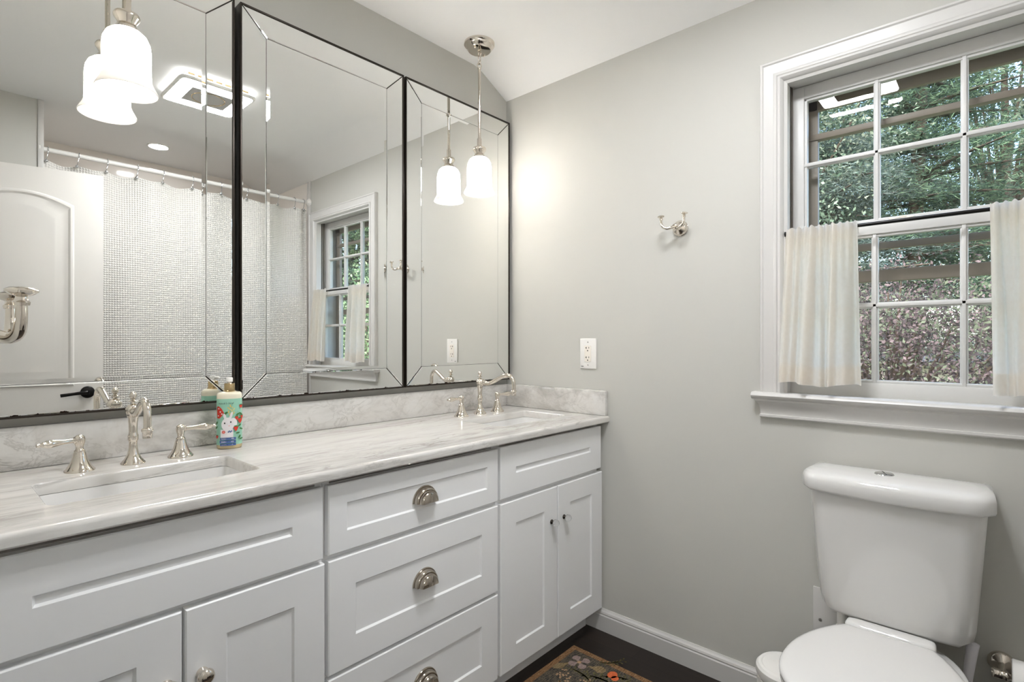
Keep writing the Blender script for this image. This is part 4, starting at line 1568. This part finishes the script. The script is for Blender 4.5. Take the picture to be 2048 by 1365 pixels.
# ================================================================== SMALL THINGS ROUND THE TOILET
tcx, tcy, tcr, tch = -0.232, -1.297, 0.079, 0.262
root = thing('trash_can', 'small round white lidded trash can on the floor beside the toilet', 'trash can', (tcx, tcy, 0))
bm = bm_new()
lathe(bm, [(0.0, 0.0), (tcr - 0.004, 0.0), (tcr - 0.002, 0.003), (tcr - 0.002, tch - 0.034), (tcr - 0.006, tch - 0.034), (0.0, tch - 0.034)], (tcx, tcy, 0), (0, 0, 1), 48)
obj('body', bm, PLASTIC, root)
bm = bm_new()
lathe(bm, [(tcr - 0.008, tch - 0.033), (tcr - 0.008, tch - 0.031)], (tcx, tcy, 0), (0, 0, 1), 48)
lathe(bm, [(0.0, tch - 0.030), (tcr - 0.001, tch - 0.030), (tcr + 0.001, tch - 0.026), (tcr, tch - 0.008), (tcr - 0.006, tch - 0.001), (tcr - 0.014, tch), (tcr - 0.017, tch - 0.0015), (tcr - 0.022, tch - 0.001), (0.0, tch + 0.003)], (tcx, tcy, 0), (0, 0, 1), 48)
obj('lid', bm, PLASTIC, root, angle=30)

root = thing('toilet_brush', 'white toilet brush handle leaning in its holder beside the toilet bowl', 'toilet brush', (-0.135, -1.652, 0.0))
bm = bm_new()
lathe(bm, [(0.0, 0), (0.046, 0), (0.048, 0.004), (0.044, 0.10), (0.040, 0.115), (0.034, 0.115), (0.036, 0.10), (0.038, 0.01), (0.0, 0.008)], (-0.135, -1.660, 0), (0, 0, 1), 32)
obj('holder', bm, BRUSHW, root)
bm = bm_new()
tube(bm, [(-0.138, -1.655, 0.03), (-0.115, -1.668, 0.16), (-0.094, -1.682, 0.30), (-0.078, -1.693, 0.394), (-0.075, -1.695, 0.412)], [0.010, 0.0095, 0.0095, 0.0125, 0.0135], 20)
obj('handle', bm, BRUSHW, root, angle=50)

root = thing('toilet_paper_holder', 'nickel toilet paper holder on the wall in the lower right corner', 'paper holder', (0, -1.747, 0.357))
bm = bm_new()
lathe(bm, [(0.0, 0), (0.028, 0), (0.029, 0.004), (0.027, 0.008), (0.020, 0.017), (0.011, 0.026), (0.008, 0.034), (0.008, 0.066), (0.0, 0.066)], (-0.0005, -1.750, 0.352), (-1, 0, 0), 32)
obj('base', bm, NICKEL, root, angle=45)
bm = bm_new()
lathe(bm, [(0.0, 0), (0.0125, 0), (0.0135, 0.003), (0.0115, 0.006), (0.0115, 0.024), (0.0130, 0.027), (0.0125, 0.030), (0.0085, 0.032), (0.007, 0.036), (0.007, 0.20), (0.0, 0.20)], (-0.062, -1.730, 0.348), (0, -1, 0), 28)
obj('bar', bm, NICKEL, root, angle=45)
bm = bm_new()
lathe(bm, [(0.019, 0), (0.050, 0.0), (0.052, 0.002), (0.052, 0.100), (0.050, 0.102), (0.019, 0.102), (0.019, 0)], (-0.062, -1.768, 0.340), (0, -1, 0), 48)
tag(obj('toilet_paper_roll', bm, PAPER, loc=(-0.062, -1.818, 0.340), angle=40), 'white toilet paper roll on the nickel holder at the lower right edge', 'paper roll')

# ================================================================== RUG
bm = bm_new()
RX0, RX1, RY0, RY1 = -1.62, -0.183, -1.10, -0.525
box(bm, RX0, RX1, RY0, RY1, 0.0005, 0.006, 0.002, mat=1)
ZR = 0.0063


def flat(pts, mi, k=0):
    vc = bm.verts.new((sum(p[0] for p in pts) / len(pts), sum(p[1] for p in pts) / len(pts), ZR + 0.00005 * k))
    vs = [bm.verts.new((x, y, ZR + 0.00005 * k)) for x, y in pts]
    for i in range(len(vs)):
        f = bm.faces.new((vc, vs[i], vs[(i + 1) % len(vs)]))
        f.material_index = mi


flat([(RX0 + 0.024, RY0 + 0.024), (RX1 - 0.024, RY0 + 0.024), (RX1 - 0.024, RY1 - 0.024), (RX0 + 0.024, RY1 - 0.024)], 0)


def petal(cx, cy, a, L, W, mi, k):
    ca, sa = math.cos(a), math.sin(a)
    pts = []
    for i in range(14):
        t = 2 * PI * i / 14
        u = L * (0.5 + 0.5 * math.cos(t))
        v_ = W * math.sin(t) * (0.55 + 0.45 * math.cos(t) if math.cos(t) < 0 else 1.0)
        pts.append((cx + ca * u - sa * v_, cy + sa * u + ca * v_))
    flat(pts, mi, k)


rr = random.Random(21)


def blossom(cx, cy, r, mi, mc, n=5):
    a0 = rr.uniform(0, 6)
    for i in range(n):
        petal(cx, cy, a0 + 2 * PI * i / n, r, r * 0.42, mi, 3)
    flat(ell(cx, cy, r * 0.2, r * 0.2, 10), mc, 5)


def sprig(cx, cy, a, L):
    n = 7
    for i in range(n):
        t = i / (n - 1)
        x, y = cx + math.cos(a + 0.5 * t) * L * t, cy + math.sin(a + 0.5 * t) * L * t
        for s in (-1, 1):
            petal(x, y, a + s * 0.9 + 0.5 * t, L * 0.2, L * 0.035, 6, 1)
    pts = [(cx + math.cos(a + 0.5 * i / 8) * L * i / 8, cy + math.sin(a + 0.5 * i / 8) * L * i / 8) for i in range(9)]
    pw = [(x + 0.002 * math.sin(a), y - 0.002 * math.cos(a)) for x, y in pts]
    flat(pts + pw[::-1], 6, 1)


def dots(cx, cy, r, mi):
    for i in range(16):
        a, q_ = rr.uniform(0, 6.28), r * math.sqrt(rr.random())
        flat(ell(cx + q_ * math.cos(a), cy + q_ * math.sin(a), 0.0042, 0.0042, 7), mi, 3)


# the corner the photo shows: mauve blossom, leaves, orange flower, tan dots
blossom(-0.262, -0.605, 0.042, 2, 5, 4)
petal(-0.275, -0.585, 2.75, 0.085, 0.017, 4, 2)
petal(-0.262, -0.64, -1.3, 0.07, 0.022, 4, 2)
flat(ell(-0.245, -0.735, 0.021, 0.017, 16), 3, 4)
flat(ell(-0.257, -0.752, 0.015, 0.013, 14), 3, 4)
dots(-0.36, -0.605, 0.03, 5)
dots(-0.405, -0.645, 0.03, 5)
dots(-0.345, -0.69, 0.024, 5)
blossom(-0.47, -0.60, 0.028, 3, 5, 6)
blossom(-0.335, -0.775, 0.035, 5, 3, 6)
sprig(-0.33, -0.70, 0.9, 0.10)
sprig(-0.30, -0.80, 1.1, 0.13)
sprig(-0.23, -0.80, 1.6, 0.11)
sprig(-0.40, -0.70, 2.4, 0.11)
sprig(-0.215, -0.66, -1.2, 0.09)
for i in range(26):
    x, y = rr.uniform(RX0 + 0.08, -0.5), rr.uniform(RY0 + 0.07, RY1 - 0.08)
    k = rr.randrange(4)
    if k == 0:
        blossom(x, y, rr.uniform(0.025, 0.045), rr.choice((2, 3, 5)), 5, rr.choice((4, 5, 6)))
    elif k == 1:
        dots(x, y, 0.03, 5)
    else:
        sprig(x, y, rr.uniform(0, 6.28), rr.uniform(0.08, 0.12))
for i in range(14):
    x, y = rr.uniform(-0.5, -0.23), rr.uniform(RY0 + 0.07, -0.86)
    sprig(x, y, rr.uniform(0, 6.28), 0.1)
tag(obj('rug', bm, [RUGB, RUGE, RUGM, RUGO, RUGL, RUGT, RUGG], loc=(-0.9, -0.81, 0), smooth=False), 'dark floral woven runner rug with tan edge on the dark floor', 'rug')

# ================================================================== DOOR (seen in the mirror)
dfx, dfy = -1.249, -1.778        # free edge
DW = 0.64
ddir = Vector((-0.9735, -0.2287, 0))      # towards the hinge
dn = Vector((-0.2287, 0.9735, 0)) * 1.0    # face that looks at the mirrors
door = bpy.data.objects.new('door_1', None)
COL.objects.link(door)
door.location = Vector((dfx, dfy, 0)) + ddir * DW
door['kind'] = 'structure'
ROOTLOC['door_1'] = Vector(door.location)


def dp(s, z, o=0.0):
    """s from the free edge towards the hinge, o out of the mirror-side face"""
    return Vector((dfx, dfy, z)) + ddir * s + dn * o


bm = bm_new()
loft(bm, [[dp(0, 0.012, -0.035), dp(DW, 0.012, -0.035), dp(DW, 2.042, -0.035), dp(0, 2.042, -0.035)], [dp(0, 0.012), dp(DW, 0.012), dp(DW, 2.042), dp(0, 2.042)]], smooth=False)


def arch(s0, s1, z0, z1, rise, g):
    P = [(s0 + g, z0 + g), (s1 - g, z0 + g)]
    n = 16
    for i in range(n + 1):
        t = i / n
        P.append((s1 - g - (s1 - s0 - 2 * g) * t, z1 - g + rise * (1 - (2 * t - 1) ** 2)))
    return P


for (z0, z1, rise) in ((0.96, 1.87, 0.055), (0.20, 0.76, 0.0)):
    L = []
    for g, o in ((0.0, 0.0003), (0.006, 0.005), (0.014, 0.006), (0.024, 0.0005), (0.050, 0.0005), (0.070, 0.0045), (0.078, 0.0045)):
        L.append([dp(s, z, o) for s, z in arch(0.115, DW - 0.115, z0, z1, rise, g)])
    loft(bm, L, False, True, smooth=False)
obj('slab', bm, DOORP, door, angle=25)
bm = bm_new()
lathe(bm, [(0.0, 0), (0.030, 0), (0.030, 0.006), (0.026, 0.010), (0.011, 0.012), (0.010, 0.030), (0.0, 0.030)], dp(0.062, 0.925), dn, 28)
tube(bm, [dp(0.062, 0.925, 0.028), dp(0.075, 0.925, 0.032), dp(0.115, 0.920, 0.034), dp(0.165, 0.914, 0.034)], [0.010, 0.009, 0.0075, 0.0085], 14, sub=4)
obj('lever_handle', bm, BLACK, door, angle=45)
bm = bm_new()
for y0, y1 in ((DY1, DY1 + 0.065), (DY0 - 0.065, DY0)):
    box(bm, XL, XL + 0.016, y0, y1, 0, DZ + 0.065, 0.003)
box(bm, XL, XL + 0.016, DY0, DY1, DZ, DZ + 0.065, 0.003)
for y0, y1 in ((DY1 - 0.015, DY1), (DY0, DY0 + 0.015)):
    box(bm, XL - 0.12, XL, y0, y1, 0, DZ)
box(bm, XL - 0.12, XL, DY0, DY1, DZ - 0.015, DZ)
obj('door_frame', bm, TRIM, door)

# ================================================================== SHOWER CURTAIN
yr, zr = -2.02, 2.185
bm = bm_new()
tube(bm, [(-0.003, yr, zr), (TX + 0.004, yr, zr)], 0.0125, 20)
for x, d in ((-0.001, -1), (TX + 0.001, 1)):
    lathe(bm, [(0.0, 0), (0.030, 0), (0.030, 0.004), (0.022, 0.012), (0.016, 0.020), (0.0, 0.020)], (x, yr, zr), (d, 0, 0), 28)
tag(obj('shower_rod', bm, PLASTIC, loc=(-0.74, yr, zr), angle=40), 'white shower curtain rod across the tub alcove, seen in the mirrors', 'curtain rod')
HX = [-1.438, -1.309, -1.186, -1.044, -0.915, -0.760, -0.603, -0.429, -0.240, -0.116, -0.050]
bm = bm_new()
uvl = bm.loops.layers.uv.new('uv')
NU, NV = 360, 60
x0c, x1c, ztc, zbc = -1.462, -0.030, 2.128, 0.22


def cur(u, v):
    x = x0c + (x1c - x0c) * u
    # sags between the hooks at the top, soft folds lower down
    k = 0
    while k < len(HX) - 2 and x > HX[k + 1]:
        k += 1
    t = min(1, max(0, (x - HX[k]) / (HX[k + 1] - HX[k])))
    wdt = HX[k + 1] - HX[k]
    sag = 0.09 * wdt * math.sin(PI * t) ** 1.3 * (1 if 0 < t < 1 else 0)
    z = ztc + (zbc - ztc) * v - sag * (1 - v) ** 10
    fold = 0.010 * math.sin(2 * PI * 4.2 * u + 0.6) + 0.004 * math.sin(2 * PI * 7.7 * u + 1.9 + 0.5 * v)
    bul = 0.022 * math.sin(PI * t) * (1 if k % 2 else -1) * (1 - v) ** 3
    y = yr + 0.006 + fold * (0.35 + 0.65 * min(1, v * 2.5)) + bul + 0.01 * v
    return Vector((x, y, z))


G = [[bm.verts.new(cur(i / NU, j / NV)) for i in range(NU + 1)] for j in range(NV + 1)]
for j in range(NV):
    for i in range(NU):
        f = bm.faces.new((G[j][i], G[j][i + 1], G[j + 1][i + 1], G[j + 1][i]))
        for lp, (a, b_) in zip(f.loops, ((i, j), (i + 1, j), (i + 1, j + 1), (i, j + 1))):
            lp[uvl].uv = (a / NU * 1.52, b_ / NV * 1.908)
tag(obj('shower_curtain', bm, WAFFLE, loc=(-0.74, yr, 0.22), angle=180), 'white waffle-weave shower curtain hanging from the tub rod, seen in the mirrors', 'shower curtain')


def make_hook(x):
    root = thing('curtain_hook', 'nickel shower curtain hook', 'curtain hook', (x, yr, zr), 'shower curtain hooks on the rod')
    bm = bm_new()
    c = Vector((x, yr, zr))
    pts = []
    for i in range(15):
        t = math.radians(-20 + 220 * i / 14)
        pts.append(c + Vector((0.002, -0.0165 * math.cos(t), 0.0165 * math.sin(t))))
    pts += [c + Vector((0.0, 0.017, -0.02)), c + Vector((-0.004, 0.020, -0.040)), c + Vector((-0.007, 0.018, -0.054))]
    tube(bm, pts, 0.0021, 8)
    obj('wire', bm, CHROME, root, angle=60)
    bm = bm_new()
    ball(bm, c + Vector((-0.007, 0.019, -0.062)), 0.0085, 14, 10)
    obj('ball_end', bm, CHROME, root, angle=60)
    return root


ordn = ['hook nearest the far left end of the shower rod, above the open door', 'second hook along the shower rod from the door side', 'third hook along the shower rod from the door side, left of the downlight reflection', 'fourth hook along the shower rod from the door side',
        'fifth hook along the shower rod from the door side', 'sixth hook along the shower rod, near the middle', 'seventh hook along the shower rod, fifth from the window wall', 'fourth hook along the shower rod from the window wall', 'third hook along the shower rod from the window wall',
        'second hook along the shower rod from the window wall', 'last hook on the shower rod, against the window wall']
h0 = make_hook(HX[0])
h0['label'] = 'nickel ' + ordn[0]
for i, x in enumerate(HX[1:]):
    dup(h0, (x, yr, zr), 'nickel ' + ordn[i + 1], 'shower curtain hooks on the rod', rotz=rr.uniform(-0.5, 0.5))

# ================================================================== OUTSIDE
GZ = -3.0
bm = bm_new()
box(bm, 0.5, 40, -40, 30, GZ - 0.2, GZ)
lawn = obj('lawn', bm, GRASSM, loc=(10, 0, GZ))
tag(lawn, 'green lawn far below the window', 'lawn', kind='structure')
root = thing('garage', 'low beige building behind the reddish maple outside the window', 'building', (19.0, -1.5, GZ))
bm = bm_new()
box(bm, 17.5, 21.0, -7.0, 4.5, GZ, 0.62, 0.01)
obj('wall', bm, SIDING, root)
bm = bm_new()
loft(bm, [[(17.2, -7.2, 0.60), (19.25, -7.2, 0.95), (21.3, -7.2, 0.60), (21.3, -7.2, 0.5), (17.2, -7.2, 0.5)], [(17.2, 4.7, 0.60), (19.25, 4.7, 0.95), (21.3, 4.7, 0.60), (21.3, 4.7, 0.5), (17.2, 4.7, 0.5)]], smooth=False)
obj('roof', bm, ROOFM, root, smooth=False)


def leaves(centres, spread, per, size, aspect, nm, tilt=1.0, droop=0.0):
    """numpy leaf cloud -> arrays of quads (rhombs)"""
    C = np.repeat(np.asarray(centres, float), per, axis=0)
    n = len(C)
    P = C + rng.normal(0, 1, (n, 3)) * np.asarray(spread)
    d = rng.normal(0, 1, (n, 3))
    d[:, 2] = d[:, 2] * tilt - droop
    d /= np.linalg.norm(d, axis=1, keepdims=True)
    e = rng.normal(0, 1, (n, 3))
    e -= d * (e * d).sum(1, keepdims=True)
    e /= np.linalg.norm(e, axis=1, keepdims=True)
    s = size * rng.uniform(0.6, 1.35, (n, 1))
    V = np.stack([P - d * s, P + e * s * aspect, P + d * s, P - e * s * aspect], axis=1)
    clump = np.repeat(rng.integers(0, nm, len(centres)), per)
    M = np.where(rng.random(n) < 0.55, clump, rng.integers(0, nm, n))
    return V, M


def foliage(name, V, M, mats, parent):
    off = np.array(ROOTLOC[parent.name])
    n = len(V)
    me = bpy.data.meshes.new(name)
    co = (V.reshape(-1, 3) - off).astype(np.float32)
    me.vertices.add(n * 4)
    me.vertices.foreach_set('co', co.ravel())
    me.loops.add(n * 4)
    me.loops.foreach_set('vertex_index', np.arange(n * 4, dtype=np.int32))
    me.polygons.add(n)
    me.polygons.foreach_set('loop_start', np.arange(0, n * 4, 4, dtype=np.int32))
    me.polygons.foreach_set('material_index', M.astype(np.int32))
    for m in mats:
        me.materials.append(m)
    me.update(calc_edges=True)
    me.validate()
    o = bpy.data.objects.new(name, me)
    COL.objects.link(o)
    o.parent = parent
    ROOTLOC[o.name] = ROOTLOC[parent.name]
    return o


def tree(name, label, x, y, top, crown_z, rad, trunk_r, kind, n_cl, per, mats, leaf, group='trees outside the window', keep=None):
    root = thing(name, label, 'tree', (x, y, GZ), group)
    rs = random.Random(int(x * 100 + y * 10))
    bm = bm_new()
    lean = rs.uniform(-0.25, 0.25)
    trunk = [(x, y, GZ), (x + lean * 0.3, y + 0.1, GZ + (top - GZ) * 0.35), (x + lean * 0.7, y - 0.05, GZ + (top - GZ) * 0.7), (x + lean, y, top - 0.2)]
    tube(bm, trunk, [trunk_r, trunk_r * 0.8, trunk_r * 0.5, trunk_r * 0.12], 10, sub=4)
    cl = []

    def axis_at(z):
        t = (z - GZ) / (top - GZ)
        return Vector((x + lean * t, y, z))
    if kind == 'pine':            # tiers of flat horizontal boughs
        z = crown_z
        while z < top:
            f = 1 - (z - crown_z) / (top - crown_z)
            R = rad * (0.25 + 0.75 * f ** 0.8)
            nb = 7
            a0 = rs.uniform(0, 6)
            for k in range(nb):
                a = a0 + 2 * PI * k / nb + rs.uniform(-0.3, 0.3)
                L = R * rs.uniform(0.65, 1.1)
                b0 = axis_at(z + rs.uniform(-0.15, 0.15))
                tip = b0 + Vector((math.cos(a) * L, math.sin(a) * L, -0.08 * L + rs.uniform(-0.1, 0.25)))
                mid = b0.lerp(tip, 0.5) + Vector((0, 0, 0.05))
                tube(bm, [b0, mid, tip], [0.045, 0.028, 0.01], 6)
                for j in range(n_cl):
                    t = rs.uniform(0.25, 1.05)
                    p = b0.lerp(tip, t) + Vector((rs.gauss(0, 0.16), rs.gauss(0, 0.16), rs.gauss(0.03, 0.06)))
                    cl.append(p)
            z += rs.uniform(0.42, 0.62)
    else:                         # broad rounded crown
        c = Vector((x + lean * 0.8, y, (top + crown_z) / 2))
        H = (top - crown_z) / 2
        for k in range(n_cl):
            a, b_ = rs.uniform(0, 6.28), math.acos(rs.uniform(-1, 1))
            r_ = rs.uniform(0.35, 1.0) ** 0.6
            p = c + Vector((math.cos(a) * math.sin(b_) * rad * r_, math.sin(a) * math.sin(b_) * rad * r_, math.cos(b_) * H * r_))
            if keep and not keep(p):
                continue
            cl.append(p)
            if k % 5 == 0:
                b0 = axis_at(max(GZ + 1.0, crown_z + rs.uniform(-0.2, 0.7) * H))
                tube(bm, [b0, b0.lerp(p, 0.5) + Vector((0, 0, 0.15)), p], [trunk_r * 0.3, 0.03, 0.008], 6, sub=3)
    obj('trunk', bm, BARK, root, angle=60)
    sp = (0.20, 0.20, 0.07) if kind == 'pine' else (0.24, 0.24, 0.17)
    asp = {'pine': 0.10, 'broad': 0.48}[kind]
    V, M = leaves([tuple(p) for p in cl], sp, per, leaf, asp, len(mats), 0.45 if kind == 'pine' else 1.0)
    foliage('foliage', V, M, mats, root)
    return root


# straight out of the window
tree('oak_tree', 'pale green leafy tree showing in the leftmost upper panes', 8.6, 1.75, 7.2, 0.9, 2.3, 0.16, 'broad', 420, 150, LF_OAK, 0.034)
tree('pine_tree', 'tall dark pine with bare trunk showing in the rightmost upper panes', 10.2, -0.75, 10.0, 2.2, 2.2, 0.17, 'pine', 11, 95, LF_PINE, 0.060)
tree('spruce_tree', 'grey-green spruce standing behind the reddish maple', 8.4, 0.35, 4.9, 1.3, 1.9, 0.13, 'pine', 12, 95, LF_SPRUCE, 0.048)
tree('pine_tree', 'pine tree filling the view behind the middle window panes', 12.0, 2.2, 10.5, 1.4, 3.4, 0.22, 'pine', 14, 90, LF_PINE, 0.068)
tree('oak_tree', 'leafy tree behind the tall pine at the right edge of the window', 14.5, -1.9, 9.0, 1.5, 3.2, 0.18, 'broad', 420, 120, LF_OAK, 0.052)
tree('japanese_maple', 'low maple with dusky red and olive leaves in the lower panes', 6.4, -0.75, 2.0, -0.9, 1.9, 0.09, 'broad', 440, 170, LF_MAPLE, 0.024, keep=lambda p: not (-1.30 < p.y < -0.55 and 0.45 < p.z < 0.98))
# towards the tub side: seen only by way of the mirrors
tree('pine_tree', 'pine tree mirrored in the middle mirror behind the window', 5.4, -9.6, 9.0, 0.2, 3.0, 0.2, 'pine', 12, 80, LF_PINE, 0.070)
tree('oak_tree', 'leafy tree mirrored behind the curtains in the middle mirror', 6.4, -11.8, 8.0, 0.2, 3.4, 0.2, 'broad', 360, 100, LF_BUSH, 0.055)
tree('broad_shrub', 'bright green shrub mirrored low in the middle mirror', 3.5, -6.4, 2.5, -2.4, 1.8, 0.08, 'broad', 360, 120, LF_BUSH, 0.034)
